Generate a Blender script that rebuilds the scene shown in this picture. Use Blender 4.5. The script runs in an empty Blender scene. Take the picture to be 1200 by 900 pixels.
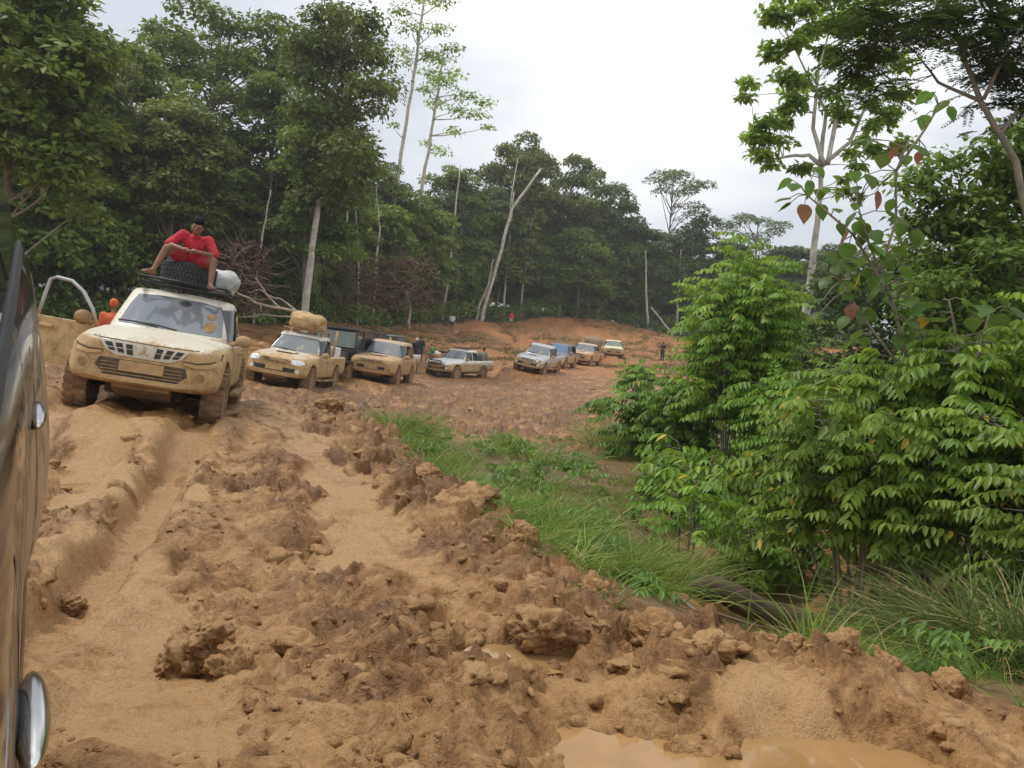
import bpy, bmesh, math, random
import numpy as np
from mathutils import Vector, Matrix
from mathutils.bvhtree import BVHTree

R = math.radians
scene = bpy.context.scene
COL = scene.collection
rng = np.random.default_rng(7)
random.seed(7)

# ------------------------------------------------------------------ camera
CAM = np.array([0.0, 0.0, 1.55])
PITCH, ROLL = R(2.86), R(4.0)
cam_d = bpy.data.cameras.new('camera')
cam = bpy.data.objects.new('camera', cam_d)
COL.objects.link(cam)
cam_d.sensor_width = 36.0
cam_d.lens = 30.0
cam_d.clip_start = 0.05
cam_d.clip_end = 3000.0
_r0 = np.array([1.0, 0, 0])
_f = np.array([0, math.cos(PITCH), -math.sin(PITCH)])
_u0 = np.array([0, math.sin(PITCH), math.cos(PITCH)])
_r = _r0 * math.cos(ROLL) + _u0 * math.sin(ROLL)
_u = -_r0 * math.sin(ROLL) + _u0 * math.cos(ROLL)
M = Matrix.Identity(4)
for _i in range(3):
    M[_i][0] = _r[_i]; M[_i][1] = _u[_i]; M[_i][2] = -_f[_i]; M[_i][3] = CAM[_i]
cam.matrix_world = M
scene.camera = cam

# ------------------------------------------------------------------ sky (overcast) and sun
SUN_EL, SUN_ROT = R(62), R(-70)
world = bpy.data.worlds.new('World')
scene.world = world
world.use_nodes = True
wt = world.node_tree
wt.nodes.clear()
w_out = wt.nodes.new('ShaderNodeOutputWorld')
w_bg = wt.nodes.new('ShaderNodeBackground')
w_sky = wt.nodes.new('ShaderNodeTexSky')
w_sky.sky_type = 'NISHITA'
w_sky.sun_disc = False
w_sky.sun_elevation = SUN_EL
w_sky.sun_rotation = SUN_ROT
w_bg.inputs['Strength'].default_value = 0.1
w_tc = wt.nodes.new('ShaderNodeTexCoord')
w_map = wt.nodes.new('ShaderNodeMapping')
w_map.inputs['Scale'].default_value = (1.0, 1.0, 2.2)
w_map.inputs['Location'].default_value = (1.3, 0.4, 0.1)
w_n1 = wt.nodes.new('ShaderNodeTexNoise')
w_n1.inputs['Scale'].default_value = 1.5
w_n1.inputs['Detail'].default_value = 8.0
w_n1.inputs['Roughness'].default_value = 0.5
w_n1.inputs['Distortion'].default_value = 0.25
w_ramp = wt.nodes.new('ShaderNodeValToRGB')
cr = w_ramp.color_ramp
cr.elements[0].position = 0.40; cr.elements[0].color = (4.1, 4.35, 4.75, 1)
cr.elements[1].position = 0.61; cr.elements[1].color = (9.5, 9.5, 9.5, 1)
e = cr.elements.new(0.50); e.color = (6.1, 6.2, 6.35, 1)
w_mix = wt.nodes.new('ShaderNodeMix')
w_mix.data_type = 'RGBA'
w_mix.inputs['Factor'].default_value = 0.94
L = wt.links.new
L(w_tc.outputs['Generated'], w_map.inputs['Vector'])
L(w_map.outputs['Vector'], w_n1.inputs['Vector'])
L(w_n1.outputs['Fac'], w_ramp.inputs['Fac'])
L(w_sky.outputs['Color'], w_mix.inputs['A'])
L(w_ramp.outputs['Color'], w_mix.inputs['B'])
L(w_mix.outputs['Result'], w_bg.inputs['Color'])
L(w_bg.outputs['Background'], w_out.inputs['Surface'])

sun_d = bpy.data.lights.new('sun', 'SUN')
sun_d.energy = 1.5
sun_d.angle = R(14)
sun_d.color = (1.0, 0.965, 0.91)
sun = bpy.data.objects.new('sun', sun_d)
COL.objects.link(sun)
_sd = Vector((math.sin(SUN_ROT) * math.cos(SUN_EL), math.cos(SUN_ROT) * math.cos(SUN_EL), math.sin(SUN_EL)))
sun.rotation_euler = _sd.to_track_quat('Z', 'Y').to_euler()

vs = scene.view_settings
vs.view_transform = 'Standard'
vs.look = 'None'
vs.exposure = 0.8
vs.gamma = 1.0
vs.use_curve_mapping = False
scene.cycles.max_bounces = 5
scene.cycles.diffuse_bounces = 3
scene.cycles.glossy_bounces = 3
scene.cycles.transmission_bounces = 4
scene.cycles.transparent_max_bounces = 8
scene.cycles.volume_bounces = 0

# ------------------------------------------------------------------ pixel helpers (photograph 1200 x 900)
def ray(px, py):
    return _f + _r * ((px - 600) / 1000.0) + _u * ((450 - py) / 1000.0)
def P(px, py, depth):
    return CAM + ray(px, py) * depth

# ------------------------------------------------------------------ noise
def _hash(ix, iy, seed):
    h = (ix.astype(np.int64) * 374761393 + iy.astype(np.int64) * 668265263 + seed * 1442695041) & 0xffffffff
    h = ((h ^ (h >> 13)) * 1274126177) & 0xffffffff
    return (h ^ (h >> 16)) & 0xffffffff
def perlin(x, y, seed=0):
    x = np.asarray(x, float); y = np.asarray(y, float)
    x0 = np.floor(x); y0 = np.floor(y)
    fx = x - x0; fy = y - y0
    u = fx * fx * fx * (fx * (fx * 6 - 15) + 10); v = fy * fy * fy * (fy * (fy * 6 - 15) + 10)
    def g(dx, dy):
        a = _hash(x0 + dx, y0 + dy, seed) / 4294967296.0 * 2 * np.pi
        return np.cos(a) * (fx - dx) + np.sin(a) * (fy - dy)
    a = g(0, 0); b = g(1, 0); c = g(0, 1); d = g(1, 1)
    return ((a + u * (b - a)) + v * ((c + u * (d - c)) - (a + u * (b - a)))) * 1.5
def fbm(x, y, seed=0, octv=4, gain=0.5):
    s = 0; a = 1; t = 0
    for i in range(octv):
        s = s + a * perlin(x * 2 ** i, y * 2 ** i, seed + i * 17); t += a; a *= gain
    return s / t
def billow(x, y, seed=0, octv=4, gain=0.5):
    s = 0; a = 1; t = 0
    for i in range(octv):
        s = s + a * np.abs(perlin(x * 2 ** i, y * 2 ** i, seed + i * 17)); t += a; a *= gain
    return s / t
def worley(x, y, seed=0):
    x = np.asarray(x, float); y = np.asarray(y, float)
    x0 = np.floor(x); y0 = np.floor(y)
    d1 = np.full(x.shape, 9.0); idv = np.zeros(x.shape); d2 = np.full(x.shape, 9.0)
    for dx in (-1, 0, 1):
        for dy in (-1, 0, 1):
            cx = x0 + dx; cy = y0 + dy
            hx = _hash(cx, cy, seed) / 4294967296.0; hy = _hash(cx, cy, seed + 91) / 4294967296.0
            d = np.hypot(cx + hx - x, cy + hy - y)
            near = d < d1
            d2 = np.where(near, d1, np.minimum(d2, d))
            d1 = np.where(near, d, d1)
            idv = np.where(near, _hash(cx, cy, seed + 7) / 4294967296.0, idv)
    return d1, d2, idv
def sstep(a, b, x):
    t = np.clip((x - a) / (b - a), 0, 1)
    return t * t * (3 - 2 * t)
def polydist(x, y, pts):
    """distance to a polyline and running parameter"""
    best = np.full(np.shape(x), 1e9)
    for (ax, ay), (bx, by) in zip(pts[:-1], pts[1:]):
        vx, vy = bx - ax, by - ay
        t = np.clip(((x - ax) * vx + (y - ay) * vy) / (vx * vx + vy * vy), 0, 1)
        best = np.minimum(best, np.hypot(x - ax - t * vx, y - ay - t * vy))
    return best

# ------------------------------------------------------------------ mesh helpers
def mesh_np(name, verts, faces, attrs=None, smooth=False):
    """faces: array (m,k) or list of such arrays"""
    me = bpy.data.meshes.new(name)
    verts = np.asarray(verts, np.float32)
    if not isinstance(faces, (list, tuple)):
        faces = [faces]
    faces = [np.asarray(f, np.int32) for f in faces if len(f)]
    nl = sum(f.size for f in faces); nf = sum(len(f) for f in faces)
    me.vertices.add(len(verts)); me.vertices.foreach_set('co', verts.ravel())
    me.loops.add(nl); me.loops.foreach_set('vertex_index', np.concatenate([f.ravel() for f in faces]))
    me.polygons.add(nf)
    tot = np.concatenate([np.full(len(f), f.shape[1], np.int32) for f in faces])
    st = np.concatenate([[0], np.cumsum(tot)[:-1]]).astype(np.int32)
    me.polygons.foreach_set('loop_start', st)
    if smooth:
        me.polygons.foreach_set('use_smooth', np.ones(nf, bool))
    if attrs:
        for k, v in attrs.items():
            a = me.attributes.new(k, 'FLOAT', 'POINT')
            a.data.foreach_set('value', np.asarray(v, np.float32))
    me.update(calc_edges=True)
    return me
def link(name, me, mat=None, parent=None):
    o = bpy.data.objects.new(name, me)
    COL.objects.link(o)
    if mat is not None and me is not None and not me.materials:
        for m_ in (mat if isinstance(mat, (list, tuple)) else [mat]):
            me.materials.append(m_)
    if parent is not None:
        o.parent = parent
    return o
def tag(o, label=None, cat=None, group=None, kind=None):
    if label: o['label'] = label
    if cat: o['category'] = cat
    if group: o['group'] = group
    if kind: o['kind'] = kind
    return o
def thing(name, label, cat, loc=(0, 0, 0), rot=(0, 0, 0), group=None):
    o = bpy.data.objects.new(name, None)
    COL.objects.link(o)
    o.location = loc; o.rotation_euler = rot
    o.empty_display_size = 0.2
    return tag(o, label, cat, group)
def copy_tree(o, parent=None):
    c = o.copy(); COL.objects.link(c)
    if parent is not None:
        c.parent = parent
    for ch in o.children:
        copy_tree(ch, c)
    return c
def bm_mesh(name, bm, smooth=True):
    me = bpy.data.meshes.new(name)
    bmesh.ops.recalc_face_normals(bm, faces=bm.faces)
    bm.to_mesh(me); bm.free()
    if smooth:
        me.polygons.foreach_set('use_smooth', np.ones(len(me.polygons), bool))
    return me
def evaluated(me, mods):
    """apply a list of (type, dict) modifiers to a mesh, return new mesh"""
    o = bpy.data.objects.new('tmp', me); COL.objects.link(o)
    for t, kw in mods:
        m = o.modifiers.new(t, t)
        for k, v in kw.items():
            setattr(m, k, v)
    dg = bpy.context.evaluated_depsgraph_get()
    out = bpy.data.meshes.new_from_object(o.evaluated_get(dg))
    bpy.data.objects.remove(o)
    return out
class MB:
    """collect primitives into one mesh"""
    def __init__(s): s.v = []; s.f = []
    def add(s, v, f):
        n = len(s.v)
        s.v.extend([tuple(p) for p in v]); s.f.extend([tuple(i + n for i in q) for q in f])
        return s
    def box(s, c, d, rot=None, taper=1.0):
        x, y, z = d[0] / 2, d[1] / 2, d[2] / 2
        v = [Vector((sx * x * (taper if sz > 0 else 1), sy * y * (taper if sz > 0 else 1), sz * z)) for sz in (-1, 1) for sy in (-1, 1) for sx in (-1, 1)]
        if rot is not None: v = [rot @ p for p in v]
        v = [p + Vector(c) for p in v]
        return s.add(v, [(0, 2, 3, 1), (4, 5, 7, 6), (0, 1, 5, 4), (2, 6, 7, 3), (0, 4, 6, 2), (1, 3, 7, 5)])
    def tube(s, pts, rad, n=8, cap=True, jitter=0.0):
        pts = [Vector(p) for p in pts]
        if not hasattr(rad, '__len__'): rad = [rad] * len(pts)
        base = len(s.v); v = []; prev = None
        for i, p in enumerate(pts):
            a = pts[min(i + 1, len(pts) - 1)] - pts[max(i - 1, 0)]
            if a.length < 1e-9: a = Vector((0, 0, 1))
            a.normalize()
            if prev is None:
                ref = Vector((0, 0, 1)) if abs(a.z) < 0.9 else Vector((1, 0, 0))
                e1 = a.cross(ref).normalized()
            else:
                e1 = (prev - a * prev.dot(a)).normalized()
            prev = e1
            e2 = a.cross(e1)
            for k in range(n):
                t = 2 * math.pi * k / n
                rr = rad[i] * (1 + jitter * random.uniform(-1, 1))
                v.append(p + (e1 * math.cos(t) + e2 * math.sin(t)) * rr)
        f = []
        for i in range(len(pts) - 1):
            for k in range(n):
                f.append((i * n + k, i * n + (k + 1) % n, (i + 1) * n + (k + 1) % n, (i + 1) * n + k))
        if cap:
            f.append(tuple(range(n - 1, -1, -1))); m = (len(pts) - 1) * n
            f.append(tuple(range(m, m + n)))
        return s.add(v, f)
    def lathe(s, prof, n=24, axis='Y', c=(0, 0, 0), closed=False):
        """prof: list of (r, h) revolved round the axis"""
        v = []
        for r, h in prof:
            for k in range(n):
                t = 2 * math.pi * k / n
                a, b = r * math.cos(t), r * math.sin(t)
                p = {'Y': (a, h, b), 'Z': (a, b, h), 'X': (h, a, b)}[axis]
                v.append((p[0] + c[0], p[1] + c[1], p[2] + c[2]))
        f = []; m = len(prof)
        for i in range(m if closed else m - 1):
            j = (i + 1) % m
            for k in range(n):
                f.append((i * n + k, i * n + (k + 1) % n, j * n + (k + 1) % n, j * n + k))
        if not closed:
            f.append(tuple(range(n))); f.append(tuple(range((m - 1) * n, m * n)))
        return s.add(v, f)
    def ball(s, c, r, nu=10, nv=6, rot=None):
        if not hasattr(r, '__len__'): r = (r, r, r)
        v = []
        for j in range(1, nv):
            ph = math.pi * j / nv
            for i in range(nu):
                t = 2 * math.pi * i / nu
                v.append(Vector((r[0] * math.sin(ph) * math.cos(t), r[1] * math.sin(ph) * math.sin(t), r[2] * math.cos(ph))))
        v.append(Vector((0, 0, r[2]))); v.append(Vector((0, 0, -r[2])))
        if rot is not None: v = [rot @ p for p in v]
        v = [p + Vector(c) for p in v]
        f = []
        for j in range(nv - 2):
            for i in range(nu):
                f.append((j * nu + i, (j + 1) * nu + i, (j + 1) * nu + (i + 1) % nu, j * nu + (i + 1) % nu))
        T = len(v) - 2; B = len(v) - 1; l = (nv - 2) * nu
        for i in range(nu):
            f.append((T, i, (i + 1) % nu)); f.append((B, l + (i + 1) % nu, l + i))
        return s.add(v, f)
    def mesh(s, name='m', smooth=False, bevel=0.0, seg=2):
        me = bpy.data.meshes.new(name)
        me.from_pydata(s.v, [], s.f)
        bm = bmesh.new(); bm.from_mesh(me)
        bmesh.ops.recalc_face_normals(bm, faces=bm.faces)
        if bevel:
            bmesh.ops.bevel(bm, geom=[e for e in bm.edges if e.is_manifold and e.calc_face_angle(0) > 0.6], offset=bevel, segments=seg, affect='EDGES', profile=0.6)
        bm.to_mesh(me); bm.free()
        if smooth:
            me.polygons.foreach_set('use_smooth', np.ones(len(me.polygons), bool))
        return me
    def build(s, name, mat, parent=None, smooth=False, bevel=0.0, seg=2):
        return link(name, s.mesh(name, smooth, bevel, seg), mat, parent)

# ------------------------------------------------------------------ materials
class NT:
    def __init__(s, name):
        s.m = bpy.data.materials.new(name); s.m.use_nodes = True
        s.t = s.m.node_tree; s.b = s.t.nodes['Principled BSDF']; s.o = s.t.nodes['Material Output']
    def n(s, t, **kw):
        nd = s.t.nodes.new('ShaderNode' + t)
        for k, v in kw.items():
            if k in nd.inputs: nd.inputs[k].default_value = v
            else: setattr(nd, k, v)
        return nd
    def l(s, a, b): s.t.links.new(a, b)
    def noise(s, scale, detail=4, rough=0.55, coord=None, dist=0.0):
        nd = s.n('TexNoise'); nd.inputs['Scale'].default_value = scale; nd.inputs['Detail'].default_value = detail
        nd.inputs['Roughness'].default_value = rough; nd.inputs['Distortion'].default_value = dist
        if coord is not None: s.l(coord, nd.inputs['Vector'])
        return nd.outputs['Fac']
    def coord(s, w='Object'): return s.n('TexCoord').outputs[w]
    def ramp(s, fac, stops):
        nd = s.n('ValToRGB'); c = nd.color_ramp
        c.elements[0].position, c.elements[0].color = stops[0][0], (*stops[0][1], 1)
        c.elements[1].position, c.elements[1].color = stops[-1][0], (*stops[-1][1], 1)
        for p, q in stops[1:-1]:
            e = c.elements.new(p); e.color = (*q, 1)
        s.l(fac, nd.inputs['Fac']); return nd.outputs['Color']
    def fr(s, fac, a, b, lo=0.0, hi=1.0):
        nd = s.n('MapRange'); nd.inputs['From Min'].default_value = a; nd.inputs['From Max'].default_value = b
        nd.inputs['To Min'].default_value = lo; nd.inputs['To Max'].default_value = hi
        s.l(fac, nd.inputs['Value']); return nd.outputs['Result']
    def math(s, op, a, b=None):
        nd = s.n('Math', operation=op)
        for i, v in enumerate((a, b)):
            if v is None: continue
            if isinstance(v, (int, float)): nd.inputs[i].default_value = v
            else: s.l(v, nd.inputs[i])
        return nd.outputs[0]
    def mix(s, fac, a, b, blend='MIX'):
        nd = s.n('Mix', data_type='RGBA', blend_type=blend)
        for k, v in (('Factor', fac), ('A', a), ('B', b)):
            if isinstance(v, (int, float)): nd.inputs[k].default_value = v
            elif isinstance(v, tuple): nd.inputs[k].default_value = (*v, 1)
            else: s.l(v, nd.inputs[k])
        return nd.outputs['Result']
    def set(s, **kw):
        for k, v in kw.items():
            k = k.replace('_', ' ')
            if isinstance(v, (int, float)): s.b.inputs[k].default_value = v
            elif isinstance(v, tuple): s.b.inputs[k].default_value = (*v, 1) if len(v) == 3 else v
            else: s.l(v, s.b.inputs[k])
        return s
    def bump(s, h, strength=0.3, dist=0.02):
        nd = s.n('Bump'); nd.inputs['Strength'].default_value = strength; nd.inputs['Distance'].default_value = dist
        s.l(h, nd.inputs['Height']); s.l(nd.outputs['Normal'], s.b.inputs['Normal']); return s

MUD_L = (0.46, 0.29, 0.148)      # drying clay film
MUD_M = (0.345, 0.196, 0.092)
MUD_D = (0.185, 0.098, 0.045)    # wet churned clay
MUD_RED = (0.34, 0.135, 0.055)

def plain(name, col, rough=0.6, metal=0.0, var=0.12, scale=6.0, spec=0.5):
    k = NT(name)
    f = k.noise(scale, 4, 0.6, k.coord('Object'))
    c = k.ramp(f, [(0.3, tuple(x * (1 - var) for x in col)), (0.7, tuple(min(1, x * (1 + var)) for x in col))])
    k.set(Base_Color=c, Roughness=rough, Metallic=metal)
    k.b.inputs['Specular IOR Level'].default_value = spec
    return k.m

def muddy(name, paint, cover, rough=0.35, metal=0.0, zlo=0.7, zhi=1.35, red=0.0, tone=1.0, up=0.35):
    """car paint under clay: cover 0..1 how much of the upper body the mud film reaches"""
    k = NT(name)
    co = k.coord('Object')
    sep = k.n('SeparateXYZ'); k.l(co, sep.inputs[0])
    z = k.fr(sep.outputs['Z'], zlo, zhi, 1.0, 0.0)
    n1 = k.noise(2.6, 6, 0.62, co); n2 = k.noise(28, 4, 0.7, co); n3 = k.noise(9.0, 5, 0.6, co, 0.4)
    m = k.math('ADD', z, k.math('MULTIPLY', k.math('SUBTRACT', n1, 0.5), 1.0))
    m = k.math('ADD', m, k.math('MULTIPLY', k.math('SUBTRACT', n2, 0.5), 0.9))
    g = k.n('NewGeometry'); sn = k.n('SeparateXYZ'); k.l(g.outputs['Normal'], sn.inputs[0])
    m = k.math('SUBTRACT', m, k.math('MULTIPLY', k.fr(sn.outputs['Z'], 0.25, 0.9), up))
    m = k.fr(m, 0.75 - cover, 0.95 - cover)
    # splashes
    v = k.n('TexVoronoi'); v.inputs['Scale'].default_value = 16.0; k.l(co, v.inputs['Vector'])
    sp = k.fr(k.math('ADD', v.outputs['Distance'], k.math('MULTIPLY', n2, -0.35)), -0.02, 0.07, 1.0, 0.0)
    m = k.math('MAXIMUM', m, k.math('MULTIPLY', sp, k.fr(n1, 0.45, 0.62)))
    c1 = tuple(x * tone for x in (0.51, 0.355, 0.172)); c2 = tuple(x * tone for x in (0.415, 0.275, 0.123)); c3 = tuple(x * tone for x in (0.25, 0.152, 0.064))
    mudc = k.ramp(n3, [(0.28, c3), (0.47, c2), (0.66, c1)])
    if red > 0:
        mudc = k.mix(red, mudc, (0.40, 0.16, 0.07))
    k.set(Base_Color=k.mix(m, paint, mudc), Roughness=k.fr(m, 0, 1, rough, 0.82), Metallic=k.fr(m, 0, 1, metal, 0.0))
    k.bump(k.math('ADD', k.math('MULTIPLY', m, 0.5), k.math('MULTIPLY', k.noise(30, 4, 0.7, co), k.math('MULTIPLY', m, 0.9))), 0.6, 0.015)
    return k.m

def leafmat(name, dark, mid, light, trans=0.35, rough=0.5, old=None):
    k = NT(name)
    at = k.n('Attribute'); at.attribute_name = 'v'
    oi = k.n('ObjectInfo')
    stops = [(0.0, dark), (0.5, mid), (0.92, light)]
    if old: stops.append((1.0, old))
    c = k.ramp(at.outputs['Fac'], stops)
    hs = k.n('HueSaturation'); k.l(c, hs.inputs['Color'])
    k.l(k.fr(oi.outputs['Random'], 0, 1, 0.488, 0.512), hs.inputs['Hue'])
    k.l(k.fr(oi.outputs['Random'], 0, 1, 0.82, 1.2), hs.inputs['Value'])
    k.set(Base_Color=hs.outputs['Color'], Roughness=rough)
    k.b.inputs['Specular IOR Level'].default_value = 0.35
    tr = k.n('BsdfTranslucent')
    hs2 = k.n('HueSaturation'); k.l(hs.outputs['Color'], hs2.inputs['Color']); hs2.inputs['Value'].default_value = 1.3; hs2.inputs['Hue'].default_value = 0.49
    k.l(hs2.outputs['Color'], tr.inputs['Color'])
    ms = k.n('MixShader'); ms.inputs[0].default_value = trans
    k.l(k.b.outputs[0], ms.inputs[1]); k.l(tr.outputs[0], ms.inputs[2]); k.l(ms.outputs[0], k.o.inputs['Surface'])
    return k.m

MAT = {}
MAT['bark_pale'] = plain('bark_pale', (0.42, 0.39, 0.33), 0.9, var=0.35, scale=3.0)
MAT['bark_grey'] = plain('bark_grey', (0.20, 0.17, 0.13), 0.9, var=0.4, scale=3.0)
MAT['bark_dark'] = plain('bark_dark', (0.085, 0.065, 0.045), 0.9, var=0.4, scale=4.0)
MAT['dead_twig'] = plain('dead_twig', (0.135, 0.085, 0.058), 0.9, var=0.4, scale=2.0)
MAT['dead_wood'] = plain('dead_wood', (0.36, 0.30, 0.24), 0.9, var=0.3, scale=2.0)
MAT['log'] = plain('log', (0.075, 0.05, 0.032), 0.8, var=0.5, scale=4.0)
MAT['leaf_forest'] = leafmat('leaf_forest', (0.068, 0.108, 0.014), (0.132, 0.198, 0.028), (0.225, 0.29, 0.05), 0.35, 0.55)
MAT['leaf_forest_b'] = leafmat('leaf_forest_b', (0.078, 0.112, 0.018), (0.145, 0.2, 0.034), (0.24, 0.285, 0.06), 0.35, 0.55)
MAT['leaf_far'] = leafmat('leaf_far', (0.058, 0.088, 0.03), (0.10, 0.145, 0.045), (0.165, 0.21, 0.072), 0.35, 0.6)
MAT['leaf_open'] = leafmat('leaf_open', (0.11, 0.19, 0.022), (0.20, 0.32, 0.04), (0.31, 0.43, 0.065), 0.6, 0.5)
MAT['leaf_shrub'] = leafmat('leaf_shrub', (0.075, 0.145, 0.012), (0.15, 0.265, 0.022), (0.255, 0.38, 0.045), 0.42, 0.42, old=(0.55, 0.42, 0.06))
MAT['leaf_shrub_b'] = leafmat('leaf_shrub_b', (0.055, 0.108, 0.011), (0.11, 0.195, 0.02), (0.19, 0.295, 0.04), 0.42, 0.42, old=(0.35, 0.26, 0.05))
MAT['leaf_lime'] = leafmat('leaf_lime', (0.085, 0.17, 0.016), (0.17, 0.295, 0.03), (0.28, 0.41, 0.055), 0.45, 0.42, old=(0.5, 0.4, 0.06))
MAT['leaf_dark'] = leafmat('leaf_dark', (0.03, 0.058, 0.012), (0.062, 0.11, 0.022), (0.12, 0.18, 0.04), 0.25, 0.5)
MAT['leaf_weed'] = leafmat('leaf_weed', (0.05, 0.115, 0.016), (0.11, 0.215, 0.03), (0.20, 0.32, 0.055), 0.4, 0.45)
MAT['grass'] = leafmat('grass', (0.075, 0.128, 0.016), (0.148, 0.235, 0.03), (0.24, 0.325, 0.06), 0.4, 0.5, old=(0.42, 0.33, 0.15))
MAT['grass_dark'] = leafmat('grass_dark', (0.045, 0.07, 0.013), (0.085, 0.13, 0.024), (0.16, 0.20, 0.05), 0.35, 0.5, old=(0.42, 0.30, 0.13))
MAT['big_leaf'] = leafmat('big_leaf', (0.045, 0.09, 0.015), (0.085, 0.16, 0.026), (0.15, 0.23, 0.045), 0.5, 0.45)
MAT['big_leaf_rust'] = leafmat('big_leaf_rust', (0.14, 0.065, 0.03), (0.24, 0.115, 0.05), (0.34, 0.19, 0.08), 0.4, 0.6)
MAT['big_leaf_yellow'] = leafmat('big_leaf_yellow', (0.30, 0.20, 0.02), (0.45, 0.30, 0.04), (0.55, 0.42, 0.08), 0.4, 0.6)

# ------------------------------------------------------------------ ground
CTRL = [  # photograph pixel, depth in metres
    (170, 484, 11), (335, 458, 26), (440, 451, 36), (540, 444, 52), (625, 439, 52), (675, 430, 64), (715, 423, 78),
    (600, 900, 3.2), (100, 900, 3.0), (1150, 900, 3.4), (300, 700, 5.0), (120, 600, 6.8), (450, 600, 7.6), (250, 530, 10),
    (400, 500, 14), (60, 500, 11), (420, 472, 22), (560, 472, 30), (640, 520, 20), (690, 480, 28), (620, 452, 45), (760, 440, 55),
    (790, 417, 80), (560, 590, 8.5), (660, 668, 6.3), (750, 733, 5.1), (950, 776, 4.7), (1180, 828, 4.3),
    (640, 572, 13.5), (705, 640, 10.5), (800, 685, 9.5), (885, 725, 10), (880, 748, 6.3), (882, 737, 8.0), (940, 745, 8.5), (870, 650, 12.5), (850, 600, 14.5), (860, 545, 17), (770, 525, 20),
    (1035, 755, 8.3), (1135, 795, 5.6), (1195, 700, 9), (1150, 550, 20), (1000, 500, 30), (950, 440, 60), (1150, 450, 60),
    (290, 379, 48), (400, 380, 60), (480, 382, 75), (560, 378, 90), (640, 376, 100), (720, 379, 105), (790, 395, 105),
    (300, 420, 34), (600, 402, 80), (690, 402, 92), (500, 412, 62), (440, 420, 52), (60, 432, 20), (20, 380, 42), (-150, 380, 60), (150, 372, 50),
    (600, 368, 140), (850, 400, 130), (300, 340, 110), (1150, 400, 120), (-200, 330, 120),
]
_cp = np.array([P(*c) for c in CTRL])
_far = np.array([(-200, 250, 14), (0, 300, 12), (200, 250, 9), (-200, 60, 8), (200, 60, 2), (-60, -30, 0), (60, -30, -1), (0, -8, 0.0), (0, 0, 0.0), (-4, 0, 0), (4, 0, -0.1),
                 (-8, 4, 0.05), (-12, 12, 0.3), (14, 6, -0.8), (30, 25, -0.6), (-200, -60, 2), (200, -60, 0), (-400, 500, 25), (400, 500, 20), (0, 600, 25), (-400, -300, 5), (400, -300, 3)], float)
_cp = np.vstack([_cp, _far])
def _tps(r2): return 0.5 * r2 * np.log(r2 + 1e-9)
_S = 10.0
_X = _cp[:, :2] / _S
_n = len(_X)
_A = np.zeros((_n + 3, _n + 3))
_A[:_n, :_n] = _tps(((_X[:, None] - _X[None]) ** 2).sum(-1)) + np.eye(_n) * 0.002
_A[:_n, _n] = 1; _A[:_n, _n + 1:] = _X; _A[_n, :_n] = 1; _A[_n + 1:, :_n] = _X.T
_W = np.linalg.solve(_A, np.concatenate([_cp[:, 2], np.zeros(3)]))
def h_base(x, y):
    x = np.asarray(x, float); y = np.asarray(y, float)
    sh = x.shape; X = np.stack([x.ravel(), y.ravel()], 1) / _S
    out = np.zeros(len(X))
    for i in range(0, len(X), 40000):
        q = X[i:i + 40000]
        out[i:i + 40000] = _tps(((q[:, None] - _X[None]) ** 2).sum(-1)) @ _W[:_n] + _W[_n] + q @ _W[_n + 1:]
    return out.reshape(sh)

# right-hand edge of the churned clay and the wheel tracks, in metres
EDGE = [tuple(P(*c)[:2]) for c in ((432, 488, 16.5), (470, 520, 12.6), (560, 590, 8.5), (610, 632, 7.2), (660, 668, 6.3), (750, 733, 5.1), (850, 758, 4.9), (950, 776, 4.7), (1180, 828, 4.3), (1500, 900, 4.0))]
RUT_A = [tuple(P(*c)[:2]) for c in ((256, 480, 11.4), (225, 520, 10.0), (190, 560, 8.1), (150, 630, 6.0), (90, 690, 4.8))] + [(-2.2, 3.4), (-1.9, 1.5), (-1.8, -3)]
RUT_B = [tuple(P(*c)[:2]) for c in ((110, 480, 11.6), (80, 520, 10.2))] + [(-4.9, 8.0), (-4.3, 5.5), (-3.7, 3.0), (-3.5, -3)]
LANE = [tuple(P(*c)[:2]) for c in ((300, 470, 16), (385, 545, 9.4), (415, 600, 7.5), (430, 660, 6.0))]
LANE2 = [tuple(P(*c)[:2]) for c in ((120, 640, 5.9), (150, 740, 4.3), (200, 850, 3.3))]
LANE3 = [tuple(P(*c)[:2]) for c in ((85, 510, 10.5), (130, 560, 8.1), (95, 600, 6.9))]
LANE4 = [tuple(P(*c)[:2]) for c in ((870, 800, 4.35), (960, 850, 3.8), (1060, 885, 3.5))]
BERM = [tuple(P(*c)[:2]) for c in ((395, 480, 15.5), (470, 545, 10.9), (560, 610, 8.0), (640, 680, 6.0), (720, 740, 5.0), (800, 775, 4.6))]
BERM2 = [tuple(P(*c)[:2]) for c in ((360, 500, 13.8), (330, 570, 8.6), (420, 720, 4.9), (520, 800, 4.0), (640, 850, 3.6))]
PUDDLES = [tuple(P(*c)[:2]) + (s,) for c, s in (((860, 876, 3.5), 0.68), ((720, 870, 3.5), 0.36), ((985, 866, 3.7), 0.40), ((660, 545 + 110, 6.6), 0.0), ((540, 760, 4.4), 0.22), ((610, 770, 4.4), 0.2))]
PUDDLES = [p for p in PUDDLES if p[2] > 0]
CREEK = [tuple(P(*c)[:2]) for c in ((960, 760, 7.6), (905, 735, 9.0), (880, 722, 10.2), (900, 700, 11.5), (960, 690, 13))]

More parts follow.
